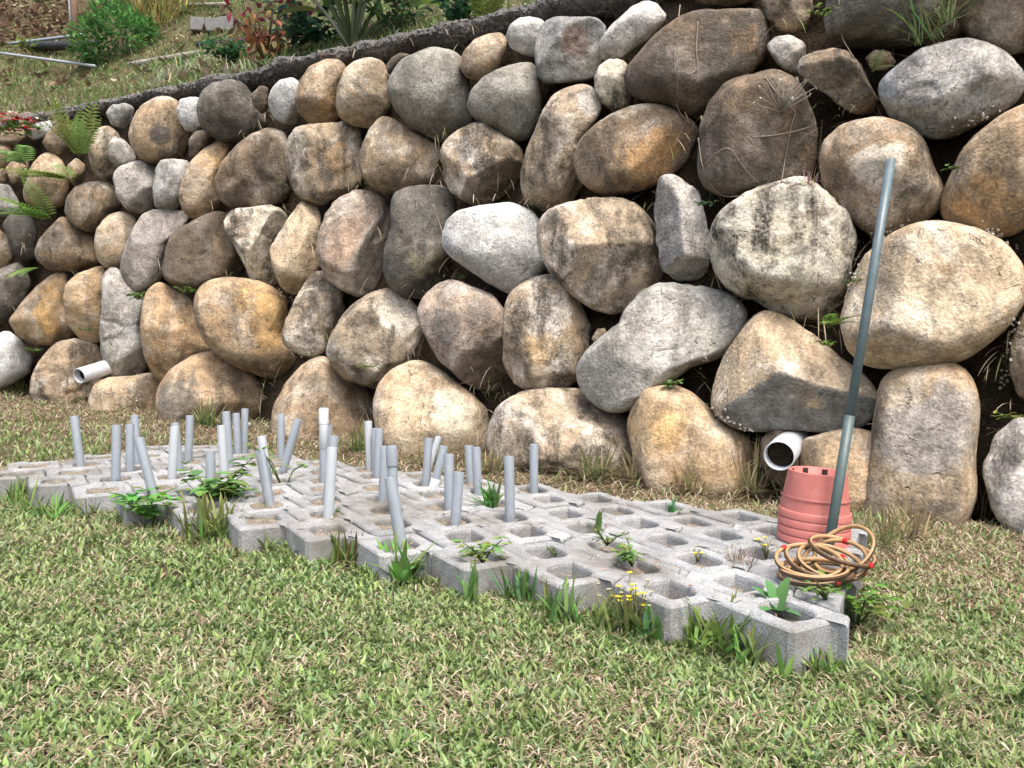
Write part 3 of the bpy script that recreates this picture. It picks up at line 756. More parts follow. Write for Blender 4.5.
def lawn_patch(n, x0, x1, y0, y1, Lm, wm, dry=.3):
    x = RNG.uniform(x0, x1, n); y = RNG.uniform(y0, y1, n)
    k = ~in_slab(x, y, -.004) & (y < ywall(x) + .1) & (y > .35) & (abs(x) < .75 * y + .9)
    x, y = x[k], y[k]; n = len(x)
    p = np.c_[x, y, x * 0]
    dr = fbm(p * 2.3, 4); dwall = ywall(x) - y
    dryp = np.clip(dry + .34 * dr + .5 * fbm(p * 16 + 4, 2) + np.clip(1.0 - dwall * .8, 0, .68) * (1 - np.clip((x - .7) * .5, 0, .25)), .05, .95)
    isd = RNG.random(n) < dryp
    bare = (fbm(p * 5 + 31, 3) > .50) | (fbm(p * 30 + 11, 2) > .55)
    keep = ~(bare & (RNG.random(n) < .72)); x, y, isd, p, dr = x[keep], y[keep], isd[keep], p[keep], dr[keep]; n = len(x)
    col = np.where(isd[:, None], STRAWS[RNG.integers(0, 5, n)], GREENS[RNG.integers(0, 6, n)]) * RNG.uniform(.72, 1.3, n)[:, None]
    yl = np.clip(noise(p * 4 + 8) * .5 + .3, 0, 1)[:, None] * .5
    col = np.where(isd[:, None], col, col * (1 - yl) + np.array([.24, .26, .12]) * yl)
    tip = np.where((RNG.random(n) < .25)[:, None], STRAWS[RNG.integers(0, 5, n)], col * 1.15)
    L = Lm * RNG.uniform(.55, 1.35, n) * (1 + .3 * np.clip(dr, -1, 1)) * np.where(isd, .95, 1); w = wm * RNG.uniform(.6, 1.3, n) * np.where(isd, .42, 1)
    cc = (x - P0[0]) * CV[0] + (y - P0[1]) * CV[1]; re_ = np.mod((x - P0[0]) * RV[0] + (y - P0[1]) * RV[1] + .1, .2) - .1
    near = np.clip(1 - (bottom_edge(re_) - cc) / .035, 0, 1) * (cc < 0) * np.clip(noise(p * 9 + 2) * 1.5 + .5, 0, 1)
    L = L * (1 + 1.1 * near) * (1 + .9 * np.clip(1 - (ywall(x) - y) / .22, 0, 1))
    lean = np.where(isd, RNG.uniform(.7, 1.5, n), RNG.uniform(.1, 1.15, n))
    z = zground(x, y) + .008 * fbm(np.c_[x * 3, y * 3, x * 0], 3) - .006 + np.where(isd, RNG.uniform(0, .012, n), 0)
    return blades(np.c_[x, y, z], RNG.uniform(0, 2 * math.pi, n), L, w, lean, col, tip)
def join(parts):
    Vs, Cs, Fa, Fb, o = [], [], [], [], 0
    for V, Fs, C in parts: Vs.append(V); Cs.append(C); Fa.append(Fs[0] + o); Fb.append(Fs[1] + o); o += len(V)
    return np.concatenate(Vs), [np.concatenate(Fa), np.concatenate(Fb)], np.concatenate(Cs)
parts = [lawn_patch(185000, -1.5, 1.5, .55, 1.45, .021, .0058, .24),
         lawn_patch(150000, -2.6, 2.0, 1.3, 2.4, .022, .0062, .28),
         lawn_patch(80000, -4.4, 1.9, 2.2, 5.4, .038, .0075, .42)]
V, Fs, C = join(parts)
tag(obj('lawn_grass', mesh_np('lawn_grass', V, Fs, True, C), M_GRASS), 'short broad-bladed lawn grass mixed with dry straw', 'grass', kind='stuff')

# hillside grass and leaf litter
n = 60000
x = RNG.uniform(-6.0, 1.6, n); t = RNG.uniform(0.0, 1.0, n) ** 1.3 * 4.6 - .05; y = np.interp(x, KX, KY) + t / .84
p = np.c_[x * 1.7, y * 1.7, x * 0]; z = np.interp(x, KX, KZ) - .06 + hslope(x) * t + .06 * fbm(p, 4) * np.clip(t * 2, 0, 1)
uu = CX + F * x / y; vv = HY - F * (z - HC) / y
litter = (uu < 95) & (vv < 44) | (vv < -2)
dryp = np.clip(.24 + .45 * fbm(np.c_[x, y, z] * 1.6, 3), .1, .9); dryp = np.where(litter, .9, dryp)
keep = ~(litter & (RNG.random(n) < .75)); x, y, z, dryp = x[keep], y[keep], z[keep], dryp[keep]; n = len(x)
isd = RNG.random(n) < dryp
col = np.where(isd[:, None], STRAWS[RNG.integers(0, 5, n)] * .8, GREENS[RNG.integers(0, 6, n)] * 1.0) * RNG.uniform(.6, 1.2, n)[:, None]
V, Fs, C = blades(np.c_[x, y, z], RNG.uniform(0, 6.28, n), RNG.uniform(.04, .10, n), RNG.uniform(.005, .011, n), RNG.uniform(.1, 1.3, n), col, col * 1.1)
tag(obj('hillside_grass', mesh_np('hillside_grass', V, Fs, True, C), M_GRASS), 'rough green and straw-coloured grass on the slope above the wall', 'grass', kind='stuff')
mb = MB()
for _ in range(1500):
    u = random.uniform(-60, 100); v = random.uniform(-40, 46)
    if random.random() < .18: u = random.uniform(0, 330); v = random.uniform(0, 90)
    q = on_hill(u, v) if _ % 1 == 0 else None
    c = random.choice([(.26, .18, .13), (.34, .25, .19), (.18, .12, .08), (.42, .33, .26), (.12, .085, .06)])
    a = random.uniform(0, 6.28); d = np.array([math.cos(a), math.sin(a), random.uniform(.2, .9)])
    mb.blade(q + np.array([0, -.02, .02]), d, random.uniform(.06, .13), random.uniform(.03, .06), random.uniform(-.3, .9), 2, c)
tag(mb.build('leaf_litter', M_DRY), 'brown fallen leaves on the slope at the upper left', 'leaf litter', kind='stuff')

# ------------------------------------------------------------------ grey pipe stubs standing in the paving
DG = None
def ray_hit(u, v, off=.0):
    """first surface seen along a line of sight, a little in front of it"""
    global DG
    if DG is None: bpy.context.view_layer.update(); DG = bpy.context.evaluated_depsgraph_get()
    r = ray(u, v); r = r / np.linalg.norm(r); o = Vector((0, 0, HC))
    for _ in range(60):
        ok, loc, nrm, idx, ob, mtx = SC.ray_cast(DG, o, Vector(r))
        if not ok: return on_wall(u, v), np.array([0, -1., 0])
        if ob.name.startswith(('boulder', 'earth', 'rubble', 'hillside')) and 'grass' not in ob.name: break
        o = loc + Vector(r) * .004
    return np.array(loc) + np.array(nrm) * off, np.array(nrm)

def pipe_parts(root, p0, p1, rad, mat, broken=False, socket=None, upper=None):
    ax = p1 - p0; L = np.linalg.norm(ax); q = Vector(ax / L).to_track_quat('Z', 'Y')
    root.rotation_mode = 'QUATERNION'; root.rotation_quaternion = q
    mb = MB(); k = 20
    prof = [(rad, 0), (rad, L - .0015), (rad - .0008, L), (rad - .0026, L), (rad - .0032, L - .002), (rad - .0032, 0)]
    mb.lathe(prof, k)
    if broken:
        V = mb.v[0]
        for i in range(len(V)):
            if V[i][2] > L * .8:
                j = i % k; V[i][2] -= .016 * max(0, math.sin(j * 1.7) + .4 * math.sin(j * 4.1))
    me = mb.mesh('tube', True)
    try: me.set_sharp_from_angle(angle=R(50))
    except Exception: pass
    obj('tube', me, mat, root)
    if socket:
        z0, z1, m2 = socket
        mb = MB(); mb.lathe([(rad + .0002, L * z0), (rad + .0022, L * z0 + .002), (rad + .0022, L * z1), (rad + .0016, L * z1 + .001), (rad - .002, L * z1 + .001), (rad - .002, L * z1 - .01)], k)
        me = mb.mesh('socket', True); me.set_sharp_from_angle(angle=R(40)); obj('socket', me, m2, root)

PIPES = [
 (66, 417, 73, 470, '', 'grey pipe stub at the far left end of the paving, leaning left'),
 (116, 427, 115, 487, '', 'upright grey pipe nearest the front of the left group of three'),
 (130, 424, 130, 474, '', 'upright grey pipe in the middle of the left group of three'),
 (135, 416, 139, 468, '', 'grey pipe behind its two neighbours in the left group of three'),
 (144, 436, 160, 497, '', 'grey pipe leaning left beside the leafy weed on the front edge'),
 (176, 428, 173, 484, 'p', 'bright pale grey pipe standing close in front of a darker one'),
 (175, 423, 180, 473, '', 'dark grey pipe hidden behind the bright pale pipe'),
 (191, 415, 189, 462, '', 'single upright grey pipe near the rear edge below the tan boulder'),
 (208, 453, 208, 503, '', 'short upright grey pipe rising from the large leafy weed'),
 (222, 427, 225, 482, 'p', 'pale grey pipe with a dark spot, in front of a close pair'),
 (227, 412, 231, 472, '', 'tall grey pipe in the middle of a row of three touching pipes'),
 (236, 413, 238, 456, '', 'grey pipe at the back right of the row of three touching pipes'),
 (255, 438, 263, 490, 'p', 'pale leaning pipe behind the pipe with the broken rim'),
 (260, 450, 270, 506, 'b', 'grey pipe with a broken jagged rim leaning left beside a small weed'),
 (285, 413, 285, 458, '', 'upright grey pipe crossed by a pipe leaning right'),
 (289, 406, 288, 450, 's', 'rearmost grey pipe with a pale side stub behind the crossed pipes'),
 (301, 419, 285, 474, '', 'grey pipe leaning strongly right across an upright pipe'),
 (324, 406, 324, 479, 'w', 'tall pipe with white upper half and white coupling on top'),
 (334, 436, 327, 503, '', 'long grey pipe leaning right between the white-topped pipe and the speckled one'),
 (337, 422, 336, 470, 'b', 'grey pipe with a chipped rim behind the white-topped cluster'),
 (336, 450, 332, 524, 'p', 'pale speckled pipe at the front of the white-topped cluster'),
 (371, 419, 373, 468, 'p', 'slim pale grey pipe alone at the rear edge beside green weeds'),
 (383, 428, 381, 478, '', 'grey pipe with a twin close behind its right side'),
 (387, 429, 387, 474, '', 'grey pipe half hidden behind its twin at the rear'),
 (385, 446, 383, 501, '', 'grey pipe standing in front of the rear twin pipes'),
 (398, 445, 401, 512, 'c', 'grey pipe with a collar on its top behind the frontmost pipe'),
 (390, 477, 402, 548, '', 'frontmost grey pipe leaning left beside the broad-leaved weed'),
 (428, 437, 425, 485, '', 'grey pipe standing beside the thin white pipe that leans right'),
 (443, 436, 430, 477, 'v', 'thin whitish pipe leaning strongly to the right'),
 (454, 446, 443, 488, 'f', 'grey pipe leaning right with a pale socket at its foot'),
 (449, 454, 449, 510, '', 'upright grey pipe in front of the one with the pale foot socket'),
 (459, 472, 455, 526, '', 'dark grey short pipe leaning slightly right, near the front'),
 (467, 445, 469, 484, '', 'left one of a close pair of pipes behind the green tuft'),
 (476, 447, 478, 495, '', 'right one of a close pair of pipes beside the green tuft'),
 (509, 456, 510, 520, '', 'upright grey pipe to the right of the green tuft'),
 (534, 444, 534, 492, '', 'rightmost grey pipe, alone near the boulder wall'),
]
HC_ = np.array([cell_pos(r, i) for r, i in HOLES])
for (ut, vt, ub, vb, fl, lab) in PIPES:
    b = on_plane(ub, vb, -.012)
    r_ = ray(ut, vt); tp = np.array([r_[0] * b[1], b[1], HC + r_[2] * b[1]])
    # keep the foot inside the nearest cell
    j = np.argmin(((HC_[:, :2] - b[:2]) ** 2).sum(1)); d = b[:2] - HC_[j, :2]
    dr, dc = d @ RV, d @ CV; m = abs(dr) / .05 + abs(dc) / .06
    if m > .55: s_ = .55 / m; nd = RV * dr * s_ + CV * dc * s_; mv = np.array([*(nd - d), 0]); mv[2] = GX * mv[0] + GY * mv[1]; b = b + mv; tp = tp + mv
    foot = b - (tp - b) / np.linalg.norm(tp - b) * .035
    o = empty('pipe_stub', tuple(foot))
    tag(o, lab, 'pipe', 'grey pipe stubs standing in the paving')
    mat = M_PVC2 if ('p' in fl or 'v' in fl) else M_PVC
    rad = .0105 if 'v' in fl else .0128
    sock = None
    if 'w' in fl: sock = (.80, .985, M_PVCW)
    if 'c' in fl: sock = (.74, .985, M_PVC)
    if 'f' in fl: sock = (.18, .38, M_PVCW)
    pipe_parts(o, foot, tp, rad, mat, 'b' in fl, sock)
    L = np.linalg.norm(tp - foot)
    if 'w' in fl:
        mb = MB(); mb.lathe([(rad + .0003, L * .52), (rad + .0012, L * .522), (rad + .0012, L * .81)], 20); obj('upper_tube', mb.mesh('upper_tube'), M_PVCW, o)
    if 's' in fl:
        mb = MB(); mb.tube([(0, 0, L * .72), (.03, -.002, L * .70), (.045, -.003, L * .69)], .009, 12); obj('side_stub', mb.mesh('side_stub'), M_PVCW, o)

# ------------------------------------------------------------------ stack of upturned flower pots
pc = on_plane(813, 541)
def pot(name, z, label, r1=.079, r0=.063, h=.104, top=True):
    o = empty(name, (pc[0] + (z - pc[2]) * .05, pc[1], z)); tag(o, label, 'flower pot', 'upturned flower pots in a stack')
    o.rotation_mode = 'ZXY'; o.rotation_euler = (R(3), R(3), random.uniform(0, 6))
    rim = .017
    rb = r1 - .0035                                      # body radius where the rim starts
    prof = [(r1 - .003, 0), (r1, .001), (r1, rim - .002), (r1 - .0015, rim), (rb, rim + .0008)]
    for q in np.linspace(.04, 1, 7): prof.append((rb + (r0 - rb) * q, rim + (h - rim) * q))
    mb = MB(); mb.lathe(prof, 48); me = mb.mesh('body', True); me.set_sharp_from_angle(angle=R(40)); obj('body', me, M_POT, o)
    mb = MB(); mb.lathe([(rb + .0004, rim + .030), (rb + .0004 - .0025, rim + .0335), (rb - .0055, rim + .036)], 48)
    if top:
        bd = MB(); bd.lathe([(rb - (rb - r0) * .16 + .0013, rim + .028), (rb - (rb - r0) * .17 + .0018, rim + .030), (rb - (rb - r0) * .2 + .0008, rim + .033)], 48)
        obj('moulded_band', bd.mesh('moulded_band'), M_POT, o)
        bs = MB(); bs.lathe([(r0, h), (r0 - .003, h + .0015), (r0 - .006, h), (r0 - .007, h - .016), (.02, h - .017), (.001, h - .0165)], 48)
        disc = obj('base_disc', bs.mesh('base_disc'), M_POT, o)
        for a in range(8):
            q = 2 * math.pi * a / 8 + .2; sl = MB(); Mx = Matrix.Rotation(q, 3, 'Z')
            sl.box((math.cos(q) * (r0 - .0072), math.sin(q) * (r0 - .0072), h - .0085), .003, .012, .013, Mx); obj('drain_slot', sl.mesh('drain_slot', False), M_POTIN, disc)
    inn = MB(); inn.lathe([(r1 - .003, 0), (r1 - .005, .002), (rb - .003, rim), (r0 - .003, h - .014)], 48); obj('inner_wall', inn.mesh('inner_wall'), M_POT, o)
zb = pc[2] + .001
pot('flower_pot', zb, 'lowest of the stacked terracotta plastic pots, on the paving', top=False)
pot('flower_pot', zb + .0185, 'terracotta pot second from the bottom of the stack', top=False)
pot('flower_pot', zb + .037, 'terracotta pot third from the bottom of the stack, only its rim showing', top=False)
pot('flower_pot', zb + .0555, 'topmost upturned terracotta plastic pot with drain slots in its base')

# ------------------------------------------------------------------ leaning pole
pb = on_plane(825, 570, -.03); r_ = ray(891, 160); Yt = 1.68; pt = np.array([r_[0] * Yt, Yt, HC + r_[2] * Yt])
pole = empty('pole', tuple(pb)); tag(pole, 'tall thin blue-green metal pole leaning right, standing among the rings', 'pole')
q_ = (pt - pb); Lp = np.linalg.norm(q_); q_ /= Lp
mb = MB(); mb.tube([(0, 0, 0), tuple(q_ * Lp * .185), tuple(q_ * Lp * .37)], .0106, 18); obj('lower_tube', mb.mesh('lower_tube'), M_POLE2, pole)
mb = MB(); mb.tube([tuple(q_ * Lp * .36), tuple(q_ * Lp * .7), tuple(q_ * Lp)], .0098, 18); obj('upper_tube', mb.mesh('upper_tube'), M_POLE, pole)

# ------------------------------------------------------------------ cane rings
RINGS = [ # end px a, height above paving, end px b, tilt of the far side in degrees, label
 ((779, 575), .006, (846, 577), 0, 'flat cane ring at the bottom of the pile'),
 ((788, 569), .016, (856, 573), 2, 'dark cane ring lying flat, second from the bottom of the pile'),
 ((781, 567), .025, (848, 570), 3, 'cane ring with red tape at the left foot of the pile'),
 ((777, 556), .040, (842, 565), 17, 'pale cane ring tilted up at the left of the pile'),
 ((838, 578), .020, (799, 545), 18, 'slim cane ring standing steeply in the middle of the pile'),
 ((851, 580), .018, (811, 545), 20, 'dark-edged cane ring leaning against the pole'),
 ((856, 577), .022, (814, 546), 24, 'pale cane ring with red tape inside the leaning pair'),
 ((866, 566), .044, (820, 536), 14, 'topmost cane ring hooked over the pole, red tape at its right'),
 ((864, 562), .050, (825, 538), 20, 'pale cane ring just under the topmost ring'),
]
RR = .059
def ring(a_px, dz, b_px, tilt, lab, k):
    A = on_plane(*a_px, dz); r = ray(*b_px); o0 = np.array([0, 0, HC])
    # B on its line of sight at one diameter from A, the farther solution for the steep ones
    rr = r / np.linalg.norm(r); w = o0 - A; bq = w @ rr; cq = w @ w - (2 * RR) ** 2; disc = bq * bq - cq
    t = -bq + math.sqrt(max(disc, 0)) if k >= 4 else -bq
    B = o0 + rr * t; c = (A + B) / 2; d1 = (A - B) / np.linalg.norm(A - B)
    d2 = np.array([0, math.cos(R(tilt)), math.sin(R(tilt))]); d2 -= d1 * (d2 @ d1); d2 /= np.linalg.norm(d2); n = np.cross(d1, d2)
    if n[2] < 0: n = -n
    o = empty('cane_ring', tuple(c)); tag(o, lab, 'ring', 'cane throwing rings heaped round the pole')
    def part(nm, a0, a1, mat, rt, s0=0, s1=2 * math.pi, ns=72):
        full = s1 - s0 > 6.2; m = 9; V = []
        th = np.linspace(s0, s1, ns, endpoint=not full)
        for q in th:
            e = d1 * math.cos(q) + d2 * math.sin(q)
            wob = 1 + .012 * math.sin(3 * q + k) + .008 * math.sin(5 * q + 2 * k)
            for p in np.linspace(a0, a1, m): V.append(e * (RR * wob + rt * math.cos(p)) + n * (rt * 1.15 * math.sin(p)))
        Fq = [(i * m + j, i * m + j + 1, ((i + 1) % len(th)) * m + j + 1, ((i + 1) % len(th)) * m + j) for i in range(len(th) if full else len(th) - 1) for j in range(m - 1)]
        b = MB(); b.add(V, Fq); obj(nm, b.mesh(nm), mat, o)
    split = .75 if k % 3 != 1 else 1.4
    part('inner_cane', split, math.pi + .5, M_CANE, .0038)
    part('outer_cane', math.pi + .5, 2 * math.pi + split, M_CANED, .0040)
    ts = {2: 2.75, 6: 2.0, 7: .05, 5: .6}.get(k, 3.8 + k)
    part('red_tape', 0, 2 * math.pi, M_TAPE, .0054, ts, ts + .17, 8)
for k, a in enumerate(RINGS): ring(*a, k)

# ------------------------------------------------------------------ white drain pipes in the wall
def drain(mouth_px, back_px, dY, rad, label, offs, LL=.45):
    m, _ = np.array(on_wall(*mouth_px, offs)), 0
    r = ray(*back_px); Y = m[1] + dY; b = np.array([r[0] * Y, Y, HC + r[2] * Y])
    d = (b - m) / np.linalg.norm(b - m); b = m + d * LL
    o = empty('drain_pipe', tuple(m)); tag(o, label, 'drain pipe', 'white drain pipes in the boulder wall')
    q = Vector(d).to_track_quat('Z', 'Y'); o.rotation_mode = 'QUATERNION'; o.rotation_quaternion = q
    mb = MB(); mb.lathe([(rad, LL), (rad, .001), (rad - .001, 0), (rad - .003, 0), (rad - .0035, .001), (rad - .0035, LL)], 40)
    me = mb.mesh('tube'); me.set_sharp_from_angle(angle=R(50)); obj('tube', me, M_PVCW, o)
    s = MB(); s.lathe([(rad - .0036, .05), (rad * .7, .035), (.02, .05), (.001, .045)], 40); obj('silt_plug', s.mesh('silt_plug'), M_EARTH, o)
drain((79, 376), (108, 367), .19, .047, 'white drain pipe sticking out low at the left of the wall', -.20, .24)
drain((779, 456), (797, 436), .30, .047, 'white drain pipe opening behind the flower pots', -.10)

# ------------------------------------------------------------------ plants
def jit(c, a=.2): return tuple(x * random.uniform(1 - a, 1 + a) for x in c)
G1 = (.145, .245, .07); G2 = (.18, .29, .08); G3 = (.10, .185, .065); GY1 = (.20, .27, .06); GB = (.05, .125, .055)
def plant(name, mb, base, label, cat, group=None, mat=None):
    o = mb.build(name, mat or M_LEAF, None, True, tuple(base)); return tag(o, label, cat, group)
def tuft(base, n, L, w, label, cat='weed', name='grass_tuft', col=G1, spread=.8, group=None, bend=.5, root=.02, tip=None, mat=None, segs=4):
    mb = MB(); base = np.asarray(base, float)
    for i in range(n):
        a = random.uniform(0, 6.28); ln = random.uniform(.1, spread)
        d = np.array([math.cos(a) * math.sin(ln), math.sin(a) * math.sin(ln), math.cos(ln)])
        p = base + np.array([max(-1.2, min(1.2, random.gauss(0, 1))) * root, max(-1.2, min(1.2, random.gauss(0, 1))) * root, -.004])
        mb.blade(p, d, L * random.uniform(.45, 1.1), w * random.uniform(.6, 1.1), bend * random.uniform(.3, 2.2), segs, jit(col, .3), None, tip)
    return plant(name, mb, base, label, cat, group, mat)
def leafy(base, n, size, rad, label, name='leafy_weed', cat='weed', col=G1, flat=.6, group=None, stems=5, ell=1.9, updir=None, mat=None):
    """a low plant of stems and oval leaves"""
    mb = MB(); lf = MB(); base = np.asarray(base, float); up = np.array([0, 0, 1.]) if updir is None else np.asarray(updir, float)
    root = tag(empty(name, tuple(base)), label, cat, group); tips = []
    for i in range(stems):
        a = random.uniform(0, 6.28); d = np.array([math.cos(a) * .8, math.sin(a) * .8, 0]) + up * random.uniform(.4, 1.)
        tp = base + d * rad * random.uniform(.5, 1.); mid = base + (tp - base) * .5 + up * rad * .12
        mb.tube([base, mid, tp], [.0022, .0018, .001], 5, (.10, .15, .05)); tips.append((base, mid, tp))
    for i in range(n):
        b0, m0, t0 = random.choice(tips); t = random.uniform(.25, 1.05)
        p = (b0 + (m0 - b0) * 2 * t) if t < .5 else (m0 + (t0 - m0) * (2 * t - 1))
        a = random.uniform(0, 6.28); d = np.array([math.cos(a), math.sin(a), random.uniform(-.1, flat)])
        l = size * random.uniform(.6, 1.15)
        lf.blade(p + np.array([random.gauss(0, 1), random.gauss(0, 1), random.gauss(0, .6)]) * rad * .12, d, l, l / ell, random.uniform(.1, .9), 3, jit(col, .3))
    mb.build('stems', mat or M_LEAF, root, True, tuple(base), (0, 0, 0)); lf.build('leaves', mat or M_LEAF, root, True, tuple(base), (0, 0, 0))
    return root
def fern(base, n, L, label, up=(0, -.25, 1), droop=1.0, col=G2, name='fern', spread=.9, pin=17, group='ferns growing from the wall'):
    base = np.asarray(base, float); up = np.asarray(up, float); root = tag(empty(name, tuple(base)), label, 'fern', group)
    for i in range(n):
        mb = MB(); a = 6.28 * i / n + random.uniform(-.4, .4); ln = random.uniform(.25, spread)
        d = up / np.linalg.norm(up) * math.cos(ln) + np.array([math.cos(a), math.sin(a) * .6 - .25, .1]) * math.sin(ln); d /= np.linalg.norm(d)
        l = L * random.uniform(.6, 1.1); pts = [base.copy()]; dd = d.copy(); dirs = [d.copy()]
        for s in range(pin):
            pts.append(pts[-1] + dd * l / pin); dd = dd + np.array([0, 0, -droop * .9 / pin]); dd /= np.linalg.norm(dd); dirs.append(dd.copy())
        mb.tube(pts, np.linspace(.0022, .0007, len(pts)), 4, (.14, .16, .06))
        c = jit(col, .22); side = np.cross(d, [0, 0, 1.]); side = side / (np.linalg.norm(side) + 1e-6)
        for s in range(2, pin + 1):
            t = s / pin; pl = l * .17 * math.sin(math.pi * min(1, .25 + .75 * t) ** 1.1) + .006
            for sg in (-1, 1):
                mb.blade(pts[s], side * sg + dirs[s] * .35 + np.array([0, 0, .05]), pl, l / pin * .62, .35, 2, jit(c, .1), dirs[s])
        mb.build('frond', M_LEAF, root, True, tuple(base), (0, 0, 0))
    return root
# --- weeds along the paving
def gp(u, v):
    p = on_plane(u, v, -BH)
    for _ in range(40):
        if not in_slab(p[0], p[1], .012): break
        p[:2] -= CV * .01
    p[2] = zground(p[0], p[1]); return p
def sp(u, v): return on_plane(u, v, -.025)
W_ = 'weeds along the paving'
tuft(gp(70, 508), 16, .10, .008, 'tall leafy grass weed at the foot of the leftmost pipe', col=G2, spread=.5, group=W_)
tuft(gp(40, 505), 50, .085, .007, 'green grass tuft against the left end of the front edge', col=G1, group=W_)
tuft(gp(105, 517), 60, .075, .007, 'grass tuft before the paver in front of the left pipes', col=G1, group=W_, root=.05)
leafy(gp(172, 530), 90, .045, .13, 'bright broad-leaved weed at the front edge beside the leaning pipe', col=(.14, .30, .07), group=W_, ell=1.6)
leafy(sp(215, 505), 120, .048, .13, 'sprawling broad-leaved weed around the short pipe', col=(.14, .27, .07), group=W_, ell=1.5, flat=.25, stems=10)
tuft(gp(212, 545), 90, .12, .009, 'rank grass and weed tuft filling the gap in the front edge', col=G1, group=W_, root=.035, tip=(.25, .25, .09))
leafy(sp(284, 492), 60, .026, .13, 'small-leaved weed beside the broken-rimmed pipe', col=G2, group=W_, ell=2.2, updir=(0, 0, 1.6))
leafy(sp(335, 520), 20, .013, .04, 'small weed at the foot of the pale speckled pipe', col=G2, group=W_)
tuft(gp(268, 560), 7, .05, .010, 'small grass sprout in front of the rounded paver', col=G1, group=W_, root=.006)
tuft(gp(345, 572), 44, .085, .008, 'olive grass tuft in the notch left of the broad-leaved weed', col=(.13, .16, .05), group=W_)
tuft(gp(404, 590), 34, .11, .015, 'broad-bladed green weed before the frontmost pipe', name='broad_leaved_weed', col=G2, spread=.95, group=W_, root=.012, bend=.35)
leafy(gp(418, 585), 12, .026, .05, 'round-leaved seedling next to the broad-bladed weed', col=G2, group=W_, ell=1.1, stems=3)
tuft(gp(487, 602), 14, .075, .010, 'few upright blades before the paver filled with green', col=G1, group=W_, root=.01, spread=.4)
tuft(gp(524, 608), 36, .075, .009, 'dense dark green tuft in the notch of the front edge', col=G3, group=W_, spread=.6)
tuft(gp(575, 622), 30, .085, .009, 'loose green blades below the front edge, left of the yellow flowers', col=G1, group=W_, spread=.7)
tuft(gp(618, 638), 40, .085, .009, 'rank grass tuft with dry blades under the yellow flowers', col=G1, group=W_, root=.03, tip=(.22, .22, .10))
tuft(gp(655, 640), 18, .075, .012, 'dark green broad blades right below the yellow flowers', col=G3, group=W_, root=.015)
tuft(gp(712, 650), 70, .095, .011, 'tallest green grass tuft at the front edge near the corner paver', col=G1, group=W_, spread=.95, root=.03, tip=(.16, .22, .05))
tuft(gp(748, 668), 16, .075, .011, 'broad grass blades against the face of the corner paver', col=G1, group=W_, root=.012)
tuft(gp(785, 684), 4, .075, .010, 'single slanting blade before the corner paver', col=G1, group=W_, root=.004, spread=.7)
tuft(gp(822, 676), 20, .065, .008, 'small grass sprout at the right foot of the corner paver', col=G2, group=W_, root=.012)
leafy(gp(857, 630), 70, .032, .13, 'yellow-green leafy weed along the right end of the paving', col=(.14, .24, .05), group=W_, updir=(0, 0, 1.3))
leafy(on_plane(826, 600, .0), 16, .032, .055, 'slender-leaved weed at the right of the corner paver in front of the rings', col=G1, group=W_, ell=3.2)
mb = MB(); b_ = sp(778, 612)
for a, l, t in ((2.6, .062, .6), (2.0, .06, .35), (.5, .066, .3), (.2, .035, .9), (-.9, .045, 1.1), (3.8, .055, 1.0)):
    mb.blade(b_, (math.cos(a) * math.sin(t), math.sin(a) * math.sin(t), math.cos(t)), l, .028, .9, 9, jit((.11, .27, .09), .12))
plant('seedling', mb, b_, 'seedling with smooth oval leaves inside the corner paver', 'weed', W_)
tuft(on_plane(490, 508, -.01), 34, .085, .013, 'bright green tuft between the close pair of pipes and the upright one', col=(.10, .23, .06), group=W_, spread=.95, root=.012)
leafy(sp(527, 520), 14, .018, .03, 'small green sprig at the right foot of the upright pipe', col=G2, group=W_)
leafy(on_plane(483, 563, -.01), 70, .026, .055, 'low green plant filling a front cell of the paving', col=G2, group=W_, flat=.3)
tuft(on_plane(597, 531, -.01), 4, .065, .015, 'single upright leaf in the middle of the paving', col=(.11, .23, .06), group=W_, root=.003, spread=.25)
tuft(on_plane(673, 515, -.01), 9, .055, .015, 'small bluish green leaves in a rear cell', col=(.07, .20, .08), group=W_, root=.005, spread=.7)
leafy(on_plane(632, 566, -.005), 110, .018, .06, 'low mossy plant overflowing a cell in front of the single leaf', col=G2, group=W_, flat=.3)
leafy(on_plane(607, 545, -.005), 60, .014, .06, 'thin creeping weed in the cell behind the mossy plant', col=(.13, .18, .06), group=W_, flat=.3)
leafy(sp(555, 556), 16, .012, .03, 'sparse little weed beside a joint near the front', col=(.15, .19, .08), group=W_, flat=.4)
mb = MB()
for _ in range(900):
    i_ = random.random() ** 1.6 * 2.35 - 1.55; c_ = random.uniform(-.07, .72); x_ = P0[0] + RV[0] * i_ + CV[0] * c_; y_ = P0[1] + RV[1] * i_ + CV[1] * c_
    if not in_slab(x_, y_, -.02): continue
    a_ = random.uniform(0, 6.28); mb.blade((x_, y_, zslab(x_, y_) + .0015 + random.random() * .002), (math.cos(a_), math.sin(a_), .08), random.uniform(.006, .028), random.uniform(.0015, .005), .2, 2, jit(random.choice([(.30, .22, .14), (.20, .14, .09), (.12, .09, .06), (.42, .35, .24)]), .2))
tag(mb.build('dry_litter', M_DRY), 'dry straw and leaf scraps scattered on the pavers', 'litter', kind='stuff')
